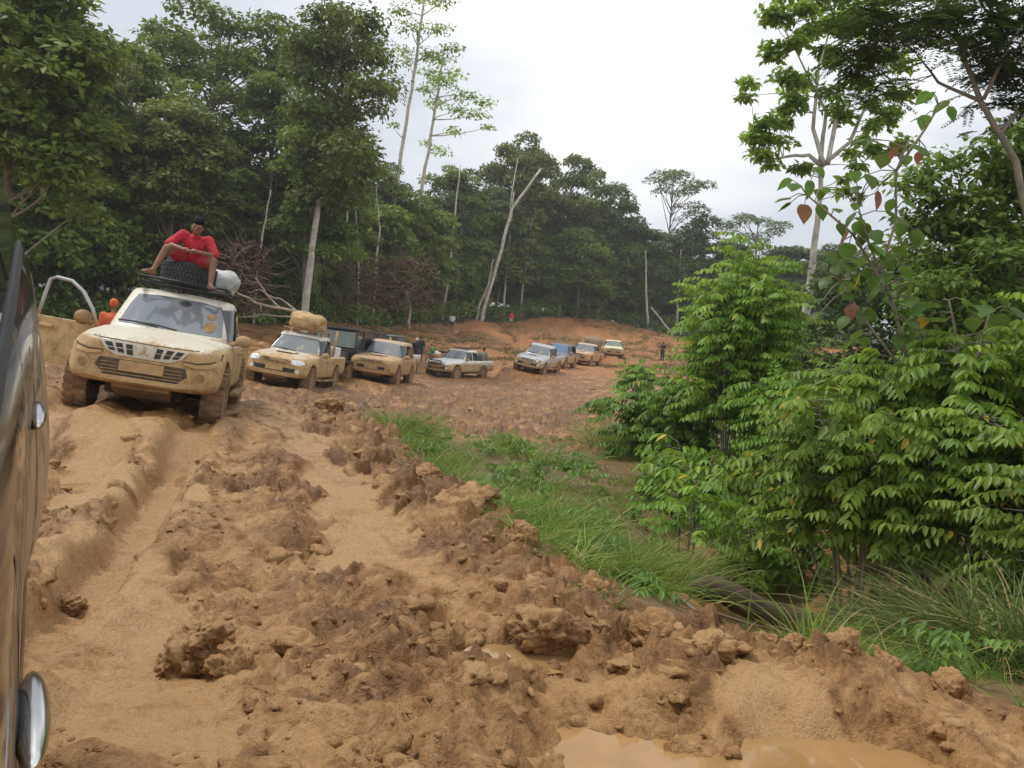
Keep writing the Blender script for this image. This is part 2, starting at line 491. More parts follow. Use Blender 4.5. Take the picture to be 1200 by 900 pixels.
# where the vehicles stand: pixel of the front axle's foot, depth, yaw, bank, pitch (degrees), wheelbase
POSE = {'v1': (170, 491, 11.0, 14, 6.0, 1.0, 3.0), 'v2': (327, 457, 25.0, -1, 6, 1, 3.0), 'v3': (437, 451, 32.0, -3, 5, 1, 2.75), 'v4': (519, 444, 48.0, -27, 2, 0, 3.0),
        'v5': (620, 438, 50.0, -18, 8, -2, 3.0), 'v6': (647, 432, 57.0, -16, 4, 0, 2.75), 'v7': (678, 429, 63.0, -18, 5, 0, 3.0), 'v8': (718, 421, 76.0, -4, 1, 0, 3.0), 'v9': (452, 440, 44.0, -5, 2, 0, 3.0),
        'a': (381, 449, 31.0, -3, 3, 0, 2.5), 'b': (403, 444, 36.0, -5, 2, 0, 2.5), 'c': (429, 441, 41.0, -8, 2, 0, 2.5)}
def heading_m(yaw, bank=0, pitch=0):
    """yaw 0 = facing the camera side (-Y), positive turns to the photograph's right; bank > 0 drops the photograph's right side; pitch > 0 nose up"""
    return Matrix.Rotation(R(-90 + yaw), 4, 'Z') @ Matrix.Rotation(R(-pitch), 4, 'Y') @ Matrix.Rotation(R(-bank), 4, 'X')
PADS = []
for _k, (_px, _py, _d, _ya, _ba, _pi, _wb) in POSE.items():
    _q = P(_px, _py, _d); _m = heading_m(_ya, _ba, _pi)
    _fx, _lf = _m @ Vector((1, 0, 0)), _m @ Vector((0, 1, 0)); _nz = _m @ Vector((0, 0, 1))
    PADS.append((_q, (_q[0] - _fx.x * _wb, _q[1] - _fx.y * _wb), _nz))
def side_of_edge(x, y):
    """positive beyond the clay edge (the green side)"""
    best = np.full(np.shape(x), 1e9); sgn = np.zeros(np.shape(x))
    for (ax, ay), (bx, by) in zip(EDGE[:-1], EDGE[1:]):
        vx, vy = bx - ax, by - ay; l2 = vx * vx + vy * vy
        t = np.clip(((x - ax) * vx + (y - ay) * vy) / l2, 0, 1)
        d = np.hypot(x - ax - t * vx, y - ay - t * vy)
        cr = vx * (y - ay) - vy * (x - ax)
        m = d < best
        best = np.where(m, d, best); sgn = np.where(m, np.sign(cr), sgn)
    return best * sgn
def green_zone(x, y):
    """1 inside the overgrown gully right of the road"""
    s = side_of_edge(x, y) + 0.35 * fbm(x * 1.3, y * 1.3, 5, 3)
    far_edge = np.minimum(34, 17.5 + 1.2 * np.sin(x * 0.9) + 1.5 * fbm(x * .4, y * .4, 9, 2) + np.clip(x - 2.2, 0, 60) * 6)
    g = sstep(0.0, 0.35, s) * sstep(0.8, -0.8, y - far_edge)
    return g
def smooth_mask(x, y):
    m = np.zeros(np.shape(x))
    wob = 0.25 * perlin(x * 1.7, y * 1.7, 31) + 0.12 * perlin(x * 5, y * 5, 32)
    for pl, w in ((RUT_A, 0.21), (RUT_B, 0.24), (LANE, 0.34), (LANE2, 0.30), (LANE3, 0.30), (LANE4, 0.22)):
        m = np.maximum(m, sstep(w * 1.25, w * 0.55, polydist(x, y, pl) + wob))
    return m
def relief_raw(x, y):
    d_cam = np.hypot(x, y)
    sm = smooth_mask(x, y)
    gz = green_zone(x, y)
    wx = x + 0.22 * perlin(x * 2.1, y * 2.1, 3) + 0.05 * perlin(x * 7, y * 7, 4); wy = y + 0.22 * perlin(x * 2.1 + 9, y * 2.1, 5) + 0.05 * perlin(x * 7, y * 7, 6)
    b1 = billow(wx * 1.25, wy * 1.25, 11, 6, 0.62)                # rolled, torn lumps
    f1, f2, idv = worley(wx * 2.6, wy * 2.6, 21)
    lump = np.sqrt(np.clip(1 - (f1 * 1.4) ** 2, 0, 1)) * (idv > 0.42) * (0.35 + idv)
    f1b, _, idb = worley(wx * 6.5, wy * 6.5, 22)
    lump2 = np.sqrt(np.clip(1 - (f1b * 1.45) ** 2, 0, 1)) * (idb > 0.4) * (0.4 + idb * 0.8)
    f1c, _, idc = worley(wx * 15, wy * 15, 23)
    lump3 = np.clip(1 - f1c * 1.5, 0, 1) * (idc > 0.45)
    big = fbm(x * 0.55, y * 0.55, 41, 3)
    patch = sstep(-0.25, 0.35, fbm(x * 0.8, y * 0.8, 77, 3))   # where the clay is freshly churned
    berm = np.maximum(sstep(0.75, 0.1, polydist(x, y, BERM)), 0.75 * sstep(0.6, 0.1, polydist(x, y, BERM2)))
    e = side_of_edge(x, y)
    berm = np.maximum(berm, sstep(0.75, 0.2, np.abs(e + 0.35)) * np.where(x > .9, .22, .8))
    rough = np.clip(0.42 + 0.48 * patch + 0.65 * berm, 0, 1.4) * (1 - 0.66 * sm)
    f2_ = worley(wx * 2.9 + .3 * perlin(x * 5, y * 5, 71), wy * 2.9, 24); f3_ = worley(wx * 7.2, wy * 7.2, 25); f4_ = worley(wx * 17, wy * 17, 26)
    torn = 0.085 * f2_[2] * sstep(0.0, 0.55, f2_[1] - f2_[0]) + 0.060 * f3_[2] * sstep(0.0, 0.5, f3_[1] - f3_[0]) + 0.026 * f4_[2] * sstep(0.0, 0.4, f4_[1] - f4_[0])
    h = rough * (0.30 * (b1 - 0.28) + 0.045 * lump + 0.028 * lump2 + 0.012 * lump3 + torn - .06) + 0.11 * big * (1 - 0.5 * sm) + 0.07 * berm * (1 - sm)
    h += 0.022 * (billow(wx * 6, wy * 6, 51, 4, 0.6) - .3) * (0.9 + 0.6 * rough) + 0.060 * (billow(x * 4.3 + .08 * perlin(x * 9, y * 9, 57), y * 4.3, 55, 4, 0.62) - .3) * (.45 + .55 * patch + .4 * berm) * (1 - .55 * sm) + 0.010 * fbm(x * 22, y * 22, 52, 3, 0.6) * (1 - .4 * sm)
    # ruts
    for pl, dep, w in ((RUT_A, 0.17, 0.19), (RUT_B, 0.17, 0.22)):
        d = polydist(x, y, pl) + 0.07 * perlin(x * 2.3, y * 2.3, 61)
        h -= dep * sstep(w * 1.35, w * 0.6, d)
        h += 0.12 * np.exp(-((d - w * 1.75) / 0.16) ** 2) * (0.5 + 0.9 * np.abs(perlin(x * 3, y * 3, 62)))
    dt = np.minimum(polydist(x, y, RUT_A), polydist(x, y, LANE2))
    tread_ = np.sin(2 * np.pi * y / .12 + 14 * np.abs(dt)) * sstep(.2, .12, dt) * sstep(-.1, .3, fbm(x * 1.3, y * 1.3, 66, 2))
    h += .011 * np.clip(tread_ * 2, -1, 1)
    for px_, py_, s_ in PUDDLES:
        d = np.hypot(x - px_, (y - py_) * 1.5) + 0.18 * perlin(x * 2.5, y * 2.5, 64)
        h -= 0.16 * sstep(s_ * 1.5, s_ * 0.55, d)
    h = h * (1 - 0.75 * gz)
    # gully and creek bed
    cd = polydist(x, y, CREEK)
    h -= 0.28 * sstep(1.0, 0.2, cd)
    fade = sstep(75, 14, d_cam)
    mid = sstep(9, 16, d_cam) * sstep(60, 40, d_cam) * (1 - gz)
    h = h + mid * (0.30 * (billow(wx * .9, wy * .9, 181, 5, .6) - .3) + 0.10 * lump)
    far_lump = (1 - sstep(75, 14, d_cam)) * (0.34 * (billow(x * 0.42, y * 0.42, 81, 4, 0.55) - 0.3) + 0.25 * fbm(x * 0.11, y * 0.11, 83, 3) - 0.9 * sstep(60, 85, d_cam) * np.clip(.22 - np.abs(perlin(x * .16 + .3 * perlin(x * .3, y * .3, 85), y * .05, 84)), 0, 1) * 2.2 + .35 * sstep(50, 80, d_cam) * fbm(x * .5, y * .5, 86, 3)) * sstep(260, 60, d_cam)
    wet = np.clip(rough * 0.8 + 0.35 * (lump > 0.25) - 0.75 * sm + 0.5 * mid * (.5 + lump), 0, 1.2)
    return h * fade + far_lump, wet, gz
def relief(x, y):
    h, wet, gz = relief_raw(x, y)
    hb = None
    for q, rear, nz in PADS:
        d = polydist(x, y, [(q[0], q[1]), rear])
        if np.min(d) > 3.2: continue
        if hb is None: hb = h_base(x, y)
        w = sstep(2.3, 1.25, d + 0.35 * perlin(x * 1.1, y * 1.1, 140)) * 0.93
        zp = q[2] - ((x - q[0]) * nz.x + (y - q[1]) * nz.y) / nz.z + 0.16     # wheels sink this deep
        zp = zp + 0.45 * h - 0.10 * sstep(0.5, 0.2, d)
        h = h * (1 - w) + (zp - hb) * w
    # bank of mud under the photographer's own car
    u = x * -.4886 + y * .8725; v = x * .8725 + y * .4886
    h = h + np.clip(u * .167, 0, .6) * sstep(-.12, -.45, v) * sstep(6, 4, u) * sstep(-4, -2.5, v)
    return h, wet, gz
def gz_at(x, y):
    xa = np.atleast_1d(np.asarray(x, float)); ya = np.atleast_1d(np.asarray(y, float))
    z = h_base(xa, ya) + relief(xa, ya)[0]
    return z if np.ndim(x) else float(z[0])
def on_ground(px, depth, py=430):
    """world x, y below a pixel column at a depth, with the ground height there"""
    p = P(px, py, depth)
    for _ in range(6):
        z = gz_at(p[0], p[1])
        # walk along the column so that the point stays at this depth and pixel column
        py = py + ((p[2] - z) / depth) * 1000
        p = P(px, py, depth)
    return np.array([p[0], p[1], gz_at(p[0], p[1])])

def axis(fine0, fine1, step, lo, hi, g, gd):
    a = list(np.arange(fine0, fine1, step))
    s = step; x = a[-1]; up = []
    while x < hi:
        s = min(s * g, 30); x += s; up.append(x)
    s = step; x = a[0]; dn = []
    while x > lo:
        s = min(s * gd, 30); x -= s; dn.append(x)
    return np.array(dn[::-1] + a + up)
gx = axis(-4.6, 3.2, 0.027, -500, 500, 1.042, 1.042)
gy = axis(2.6, 9.5, 0.027, -300, 700, 1.016, 1.2)
GX, GY = np.meshgrid(gx, gy)
_rel, _wet, _gzn = relief(GX, GY)
GZ = h_base(GX, GY) + _rel
def gz_at(x, y):
    xa = np.atleast_1d(np.asarray(x, float)); ya = np.atleast_1d(np.asarray(y, float))
    i = np.clip(np.searchsorted(gx, xa) - 1, 0, len(gx) - 2); j = np.clip(np.searchsorted(gy, ya) - 1, 0, len(gy) - 2)
    tx = (xa - gx[i]) / (gx[i + 1] - gx[i]); ty = (ya - gy[j]) / (gy[j + 1] - gy[j])
    z = (GZ[j, i] * (1 - tx) + GZ[j, i + 1] * tx) * (1 - ty) + (GZ[j + 1, i] * (1 - tx) + GZ[j + 1, i + 1] * tx) * ty
    return z if np.ndim(x) else float(z[0])
_red = sstep(38, 70, GY + 0.3 * np.abs(GX)) * (0.55 + 0.6 * fbm(GX * 0.09, GY * 0.09, 95, 4)) + 0.25 * sstep(0.0, 0.5, fbm(GX * .3, GY * .3, 96, 3)) * sstep(25, 45, GY)
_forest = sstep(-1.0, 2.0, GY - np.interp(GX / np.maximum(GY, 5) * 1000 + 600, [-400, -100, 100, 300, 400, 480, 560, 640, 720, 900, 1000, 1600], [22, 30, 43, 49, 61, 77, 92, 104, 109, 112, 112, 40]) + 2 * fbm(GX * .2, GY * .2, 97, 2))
_scrub = sstep(0.05, 0.45, fbm(GX * 0.07 + 3, GY * 0.12, 98, 4)) * sstep(60, 78, GY)
_ov = np.clip(_wet, 0, 1) * sstep(16, 8, np.hypot(GX, GY)) * (1 - _gzn)
GXo = GX + _ov * (0.05 * perlin(GX * 3.1, GY * 3.1, 201) + 0.03 * perlin(GX * 7.3, GY * 7.3, 203))
GYo = GY + _ov * (0.05 * perlin(GX * 3.1 + 40, GY * 3.1, 202) + 0.03 * perlin(GX * 7.3, GY * 7.3 + 30, 204))
nx_, ny_ = len(gx), len(gy)
_id = np.arange(nx_ * ny_).reshape(ny_, nx_)
_fa = np.stack([_id[:-1, :-1], _id[:-1, 1:], _id[1:, 1:], _id[1:, :-1]], -1).reshape(-1, 4)
gm = mesh_np('ground', np.stack([GXo, GYo, GZ], -1).reshape(-1, 3), _fa,
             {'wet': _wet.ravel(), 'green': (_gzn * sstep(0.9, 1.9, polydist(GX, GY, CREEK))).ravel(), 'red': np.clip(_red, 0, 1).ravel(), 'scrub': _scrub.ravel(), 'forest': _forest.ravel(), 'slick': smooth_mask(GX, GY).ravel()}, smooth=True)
def mud_material():
    k = NT('clay_mud')
    co = k.coord('Object')
    def att(n):
        a = k.n('Attribute'); a.attribute_name = n; return a.outputs['Fac']
    n1 = k.noise(1.1, 4, 0.6, co); n2 = k.noise(7.5, 5, 0.68, co, 0.4); n3 = k.noise(42, 4, 0.72, co); n4 = k.noise(150, 2, 0.6, co)
    w = k.math('ADD', k.math('ADD', k.math('MULTIPLY', att('wet'), 0.62), -0.16), k.math('MULTIPLY', k.math('SUBTRACT', n2, 0.5), 1.7))
    w = k.math('ADD', w, k.math('MULTIPLY', k.math('SUBTRACT', n1, 0.5), 1.5))
    w = k.math('ADD', w, k.math('MULTIPLY', k.math('SUBTRACT', n3, 0.5), 1.35))
    c = k.ramp(w, [(0.0, (0.385, 0.224, 0.094)), (0.22, (0.315, 0.169, 0.060)), (0.48, (0.215, 0.104, 0.031)), (0.8, (0.128, 0.057, 0.016))])
    c = k.mix(att('red'), c, k.ramp(n2, [(0.3, (0.20, 0.066, 0.021)), (0.5, (0.34, 0.122, 0.040)), (0.7, (0.42, 0.185, 0.072))]))
    c = k.mix(k.math('MULTIPLY', att('scrub'), k.fr(n2, 0.35, 0.6, 0.1, 0.7)), c, (0.13, 0.095, 0.04))
    c = k.mix(k.math('MULTIPLY', att('green'), k.fr(n3, 0.3, 0.65, 0.35, 0.95)), c, (0.095, 0.062, 0.026))
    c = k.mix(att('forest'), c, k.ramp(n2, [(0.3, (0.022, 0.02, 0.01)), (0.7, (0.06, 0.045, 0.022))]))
    c = k.mix(k.fr(n3, 0.36, 0.46, 0.4, 0.0), c, (0.12, 0.06, 0.018))
    rgh = k.math('ADD', k.math('ADD', k.math('ADD', k.math('MULTIPLY', att('slick'), -0.2), k.fr(n1, 0.5, 0.62, 0.0, -0.16)), k.fr(n2, 0.3, 0.7, 0.36, 0.64)), k.math('MULTIPLY', att('red'), 0.25))
    k.set(Base_Color=c, Roughness=rgh)
    k.b.inputs['Specular IOR Level'].default_value = 0.33
    hh = k.math('ADD', k.math('MULTIPLY', n2, 1.0), k.math('ADD', k.math('MULTIPLY', n3, 0.55), k.math('MULTIPLY', n4, 0.16)))
    k.bump(hh, 0.7, 0.05)
    return k.m
MAT['mud'] = mud_material()
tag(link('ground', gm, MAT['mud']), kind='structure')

# puddles and creek
def water_mat(name, col, rough):
    k = NT(name); co = k.coord('Object')
    n = k.noise(3.0, 4, 0.6, co, 0.5)
    k.set(Base_Color=k.ramp(n, [(0.35, tuple(x * 0.8 for x in col)), (0.65, col)]), Roughness=rough)
    k.b.inputs['IOR'].default_value = 1.33
    k.bump(k.noise(5.0, 2, 0.5, co), 0.06, 0.01)
    return k.m
MAT['puddle'] = water_mat('muddy_water', (0.34, 0.195, 0.078), 0.04)
MAT['creek'] = water_mat('creek_water', (0.13, 0.088, 0.045), 0.05)
def water_sheet(name, cx, cy, rx, ry, z, mat):
    """a level sheet that stops just inside the surrounding mud"""
    nr, nt = 14, 40; rr = (np.arange(nr) + 1) / nr; tt = np.arange(nt) / nt * 2 * np.pi
    gr_, gt = np.meshgrid(rr, tt, indexing='ij'); X = cx + rx * gr_ * np.cos(gt); Y = cy + ry * gr_ * np.sin(gt)
    G = gz_at(X.ravel(), Y.ravel()).reshape(X.shape)
    v = [(cx, cy, z)] + [(X[i, j], Y[i, j], z) for i in range(nr) for j in range(nt)]; f = []
    ok = np.ones(nt, bool)
    for i in range(nr):
        for j in range(nt):
            k = (j + 1) % nt
            if not (ok[j] and ok[k]): continue
            if i == 0: f.append((0, 1 + j, 1 + k))
            else:
                a = 1 + (i - 1) * nt; b = 1 + i * nt
                f.append((a + j, b + j, b + k, a + k))
        ok &= ~(G[i] > z + 0.03)
    me = bpy.data.meshes.new(name); me.from_pydata(v, [], f); me.update()
    return tag(link(name, me, mat), kind='structure')
for px_, py_, s_ in PUDDLES:
    _t = np.linspace(0, 6.283, 12)
    _zz = gz_at(px_ + 0.35 * s_ * np.cos(_t), py_ + 0.28 * s_ * np.sin(_t))
    water_sheet('puddle_water', px_, py_, s_ * 1.5, s_ * 1.15, float(np.percentile(_zz, 66)) + 0.03, MAT['puddle'])
_c = CREEK[2]
water_sheet('creek_water', _c[0], _c[1], 1.5, 2.6, gz_at(_c[0], _c[1]) + 0.06, MAT['creek'])

# loose clods
def clod_mesh(seed, r, flat=0.75, sub=2, rough=0.35):
    bm = bmesh.new(); bmesh.ops.create_icosphere(bm, subdivisions=sub, radius=1.0)
    rs = np.random.default_rng(seed)
    V = np.array([v.co[:] for v in bm.verts])
    pl = rs.normal(size=(9, 3)); pl /= np.linalg.norm(pl, axis=1)[:, None]; dd = rs.uniform(0.45, 0.85, 9)
    for p, d in zip(pl, dd):                           # knock facets off
        s = V @ p; V = V - np.outer(np.clip(s - d, 0, None) * 0.6, p)
    def n3(f, k):
        return perlin(V[:, 0] * f + 3.1 * k, V[:, 1] * f + V[:, 2] * f * .6, seed + k) + perlin(V[:, 2] * f + 1.7 * k, V[:, 0] * f - V[:, 1] * f * .5, seed + k + 50)
    rad = 1 + rough * (.32 * n3(1.5, 1) + .22 * n3(3.2, 2))
    if sub > 1: rad += rough * (-.26 * np.abs(n3(5.0, 3)) + .10 * n3(10, 4) + .06 * n3(21, 5))
    V *= rad[:, None]
    V *= np.array([rs.uniform(0.85, 1.2), rs.uniform(0.85, 1.2), flat]) * r
    for v, c in zip(bm.verts, V): v.co = c
    return bm
def clod_arrays(seed, sub=1):
    bm = clod_mesh(seed, 1.0, 0.75, sub, 0.62); bm.verts.ensure_lookup_table()
    V = np.array([v.co[:] for v in bm.verts]); F = np.array([[v.index for v in f.verts] for f in bm.faces]); bm.free()
    return V, F
def clod_material(name, c1, c2, c3):
    k = NT(name); co = k.coord('Object'); n2 = k.noise(11, 6, 0.65, co, 0.3); n3 = k.noise(60, 5, 0.7, co)
    k.set(Base_Color=k.ramp(k.math('ADD', k.math('MULTIPLY', n2, 0.7), k.math('MULTIPLY', n3, 0.3)), [(0.32, c3), (0.5, c2), (0.68, c1)]), Roughness=k.fr(n2, 0.3, 0.7, 0.42, 0.7))
    k.bump(k.math('ADD', n2, k.math('MULTIPLY', n3, 0.6)), 0.7, 0.03)
    return k.m
MAT['clod'] = clod_material('wet_clod', (0.31, 0.178, 0.082), (0.215, 0.114, 0.048), (0.13, 0.064, 0.026))
MAT['clod_slab'] = clod_material('slab_clod', (0.235, 0.148, 0.082), (0.185, 0.112, 0.06), (0.13, 0.078, 0.04))
def scatter_clods(name, n, region, size, seed):
    rs = np.random.default_rng(seed)
    protos = [clod_arrays(seed * 10 + i, 3 if size[0] > 0.045 else 2 if size[1] > .04 else 1) for i in range(6)]
    VV, FF, off = [], [], 0
    got = 0; tries = 0
    xs, ys = region(rs, n * 6)
    _, wet, gz = relief(xs, ys)
    keep = (rs.random(len(xs)) < np.clip(wet, 0, 1) ** 1.5) & (gz < 0.15)
    xs, ys = xs[keep][:n], ys[keep][:n]
    zs = h_base(xs, ys) + relief(xs, ys)[0]
    for i in range(len(xs)):
        V, F = protos[rs.integers(6)]
        a = rs.uniform(0, 6.28); c, s = math.cos(a), math.sin(a)
        r = size[0] + (size[1] - size[0]) * rs.random() ** 2.4
        W = V * r * np.array([rs.uniform(.7, 1.4), rs.uniform(.7, 1.2), rs.uniform(.6, 1.0)])
        W = np.stack([W[:, 0] * c - W[:, 1] * s, W[:, 0] * s + W[:, 1] * c, W[:, 2] + 0.25 * W[:, 0] * rs.uniform(-1, 1)], 1)
        VV.append(W + [xs[i], ys[i], zs[i] - r * (0.2 if r < .03 else .48)]); FF.append(F + off); off += len(V)
    me = mesh_np(name, np.vstack(VV), np.vstack(FF), {'wet': np.full(off, .62)}, smooth=True)
    return tag(link(name, me, MAT['mud']), 'loose wet clay crumbs strewn over the churned road', 'clay crumbs', kind='stuff')
def _near(rs, n): 
    d = 2.7 + 12 * rs.random(n) ** 1.6
    return rs.uniform(-0.62, 0.62, n) * d, d
scatter_clods('clay_crumbs', 1300, _near, (0.005, 0.022), 3)
scatter_clods('clay_lumps', 800, _near, (0.022, 0.06), 5)
scatter_clods('clay_clods', 420, _near, (0.05, 0.17), 7)
def _mid(rs, n):
    d = 12 + 50 * rs.random(n) ** 1.3
    return rs.uniform(-0.3, 0.28, n) * d, d
scatter_clods('clay_rubble', 1100, _mid, (0.04, 0.20), 6)
def big_clod(label, px, py, depth, r, flat, seed, rot=0, mat='clod', squash=None, lift=0.05, group=None):
    p = P(px, py, depth)
    me = bm_mesh('clay_clod', clod_mesh(seed, r, flat, 5, 0.62))
    me.attributes.new('wet', 'FLOAT', 'POINT').data.foreach_set('value', np.full(len(me.vertices), .7 if mat == 'clod' else .5, np.float32))
    o = link('clay_clod', me, MAT['mud'])
    o.location = (p[0], p[1], gz_at(p[0], p[1]) + r * flat * lift); o.rotation_euler = (R(rot * 0.3), R(-rot * 0.2), R(rot))
    if squash: o.scale = squash
    return tag(o, label, 'clay clod', group)
big_clod('big split lump of clay standing alone near the lower left', 222, 800, 3.95, 0.19, 1.0, 101, 20)
big_clod('smaller clod leaning on the right of the big split lump', 268, 815, 3.9, 0.13, 0.8, 102, 70)
big_clod('rounded clod propped on top of the big split lump', 238, 772, 3.98, 0.13, 0.8, 108, 50, lift=1.5)
big_clod('smooth grey-brown slab of clay beside the large puddle', 828, 782, 4.45, 0.145, 0.85, 103, 10, 'clod_slab', (1.25, 1, 0.9))
big_clod('upright flat block of clay on the verge near the grass', 388, 492, 15.5, 0.24, 0.9, 104, 35, 'clod_slab', (1.2, 0.7, 0.9), 0.35)
big_clod('pale rounded clod sitting in the edge of the large puddle', 690, 850, 3.65, 0.085, 0.8, 105, 0)
big_clod('dark rounded boulder of clay left of the puddle, above two small pools', 640, 765, 4.55, 0.19, 0.75, 106, 40)
big_clod('torn clod with ragged face at the right of the puddle rim', 805, 850, 3.65, 0.12, 0.85, 107, 110)
big_clod('pale lump of clay at the foot of the left rut', 78, 672, 5.0, 0.12, 0.7, 109, 15)
big_clod('broad smooth mound of clay at the road shoulder by the grass', 545, 608, 8.1, 0.26, 0.6, 110, 60, squash=(1.3, 1, 0.8))
big_clod('dark cracked clod behind the smooth grey-brown slab', 770, 775, 4.6, 0.2, 0.8, 111, 80)
_ord = ('first', 'second', 'third', 'fourth', 'fifth', 'sixth', 'seventh', 'eighth', 'ninth')
for i, (px_, py_, d_, r_) in enumerate(((470, 560, 10, .15), (500, 575, 9.4, .17), (610, 655, 6.6, .14), (700, 705, 5.5, .13), (895, 752, 4.9, .1), (930, 765, 4.8, .11), (985, 785, 4.6, .12), (1040, 800, 4.5, .1), (1110, 815, 4.4, .11))):
    big_clod(_ord[i] + ' lumpy clod from the left on the clay ridge along the gully', px_, py_, d_, r_, 0.8, 130 + i, i * 40, group='clods on the clay ridge')

# ------------------------------------------------------------------ vehicles
def dark_glass(name, mud_amt, tint=(0.02, 0.024, 0.028), zlo=1.0, zhi=1.5):
    k = NT(name); co = k.coord('Object')
    n1 = k.noise(3.0, 5, 0.6, co); n2 = k.noise(22, 4, 0.7, co)
    m = k.fr(k.math('ADD', n1, k.math('MULTIPLY', k.math('SUBTRACT', n2, 0.5), 0.5)), 0.78 - mud_amt, 0.95 - mud_amt)
    k.set(Base_Color=k.mix(m, tint, (0.33, 0.225, 0.12)), Roughness=k.fr(m, 0, 1, 0.06, 0.85))
    k.b.inputs['Specular IOR Level'].default_value = 0.75
    return k.m
MAT['glass_clean'] = dark_glass('windscreen_glass', 0.10, (0.15, 0.17, 0.185))
MAT['glass_dusty'] = dark_glass('dusty_glass', 0.20, (0.15, 0.16, 0.165))
MAT['glass_dark'] = dark_glass('dark_glass', 0.15, (0.008, 0.008, 0.008))
MAT['glass_blue'] = dark_glass('blue_glass', 0.10, (0.07, 0.13, 0.24))
MAT['glass_green_reflection'] = dark_glass('green_reflection_glass', 0.15, (0.14, 0.17, 0.14))  # greenish reflection on the pane, painted in as its tint
MAT['black'] = plain('black_plastic', (0.018, 0.018, 0.018), 0.55)
MAT['black_mud'] = muddy('black_mud', (0.02, 0.02, 0.02), 0.18, 0.5)
MAT['hollow'] = plain('underbody', (0.03, 0.022, 0.015), 0.9)
MAT['rubber'] = plain('rubber', (0.035, 0.038, 0.04), 0.8, var=0.3)
MAT['tyre_mud'] = plain('tyre_mud', (0.20, 0.115, 0.055), 0.85, var=0.5, scale=9)
MAT['rim_mud'] = plain('rim_mud', (0.27, 0.165, 0.085), 0.7, var=0.4, scale=9)
MAT['mud_film'] = plain('mud_film', (0.40, 0.265, 0.125), 0.8, var=0.2, scale=8)
MAT['mud_cake'] = plain('mud_cake', (0.27, 0.165, 0.078), 0.85, var=0.35, scale=10)
MAT['chrome'] = plain('chrome', (0.75, 0.75, 0.76), 0.12, 1.0, 0.05)
MAT['chrome_mud'] = muddy('chrome_mud', (0.62, 0.61, 0.58), 0.16, 0.25, 0.6)
MAT['grille_frame'] = muddy('grille_frame', (0.50, 0.46, 0.38), 0.05, 0.4, 0.1, zlo=0.7, zhi=0.92)
MAT['intake_dark'] = plain('intake_dark', (0.075, 0.052, 0.03), .8, var=.5, scale=14)
MAT['lamp'] = plain('lamp_lens', (0.72, 0.72, 0.70), 0.12, 0.0, 0.15, 12)
MAT['plate_y'] = plain('plate_mud', (0.46, 0.31, 0.13), 0.75, var=0.1)
MAT['seam'] = plain('panel_gap', (0.05, 0.033, 0.02), 0.9)
MAT['white_paint'] = plain('white_paint', (0.75, 0.75, 0.72), 0.4, var=0.06)

def half_ring(p):
    return p + [(-y, z) for y, z in p[-2:0:-1]]
def loft(stations, sub=2, name='body'):
    """stations: list of (x, half section from bottom centre to top centre)"""
    V, F = [], []
    n = None
    for x, sec in stations:
        ring = half_ring(sec); n = len(ring)
        V += [(x, y, z) for y, z in ring]
    for i in range(len(stations) - 1):
        for k in range(n):
            F.append((i * n + k, (i + 1) * n + k, (i + 1) * n + (k + 1) % n, i * n + (k + 1) % n))
    m = n // 2
    for base, fl in ((0, False), ((len(stations) - 1) * n, True)):
        q = [(0, 1, n - 1)] + [(k, k + 1, n - k - 1, n - k) for k in range(1, m - 1)] + [(m - 1, m, m + 1)]
        for f in q:
            f = tuple(base + i for i in f)
            F.append(f[::-1] if fl else f)
    me = bpy.data.meshes.new(name); me.from_pydata(V, [], F)
    bm = bmesh.new(); bm.from_mesh(me); bmesh.ops.recalc_face_normals(bm, faces=bm.faces); bm.to_mesh(me); bm.free()
    if sub:
        me = evaluated(me, [('SUBSURF', dict(levels=sub, render_levels=sub))])
    return me
def cut(me, cutters):
    """subtract closed meshes"""
    o = bpy.data.objects.new('tmp_body', me); COL.objects.link(o)
    tmp = []
    for c in cutters:
        co = bpy.data.objects.new('tmp_cut', c); COL.objects.link(co); tmp.append(co)
        m = o.modifiers.new('b', 'BOOLEAN'); m.operation = 'DIFFERENCE'; m.object = co; m.solver = 'EXACT'
    dg = bpy.context.evaluated_depsgraph_get()
    out = bpy.data.meshes.new_from_object(o.evaluated_get(dg))
    bpy.data.objects.remove(o)
    for c in tmp: bpy.data.objects.remove(c)
    return out
def smooth_by_angle(me, ang=35):
    me.polygons.foreach_set('use_smooth', np.ones(len(me.polygons), bool))
    try:
        me.set_sharp_from_angle(angle=R(ang))
    except Exception:
        pass
    return me
def bvh_of(*meshes):
    V, F = [], []
    for me in meshes:
        n = len(V)
        V += [v.co.copy() for v in me.vertices]; F += [tuple(i + n for i in p.vertices) for p in me.polygons]
    return BVHTree.FromPolygons(V, F)
AX = {'front': (Vector((1, 0, 0)), lambda a, b: Vector((5, a, b))), 'left': (Vector((0, 1, 0)), lambda a, b: Vector((a, 5, b))),
      'right': (Vector((0, -1, 0)), lambda a, b: Vector((a, -5, b))), 'top': (Vector((0, 0, 1)), lambda a, b: Vector((a, b, 6))),
      'back': (Vector((-1, 0, 0)), lambda a, b: Vector((-12, a, b)))}
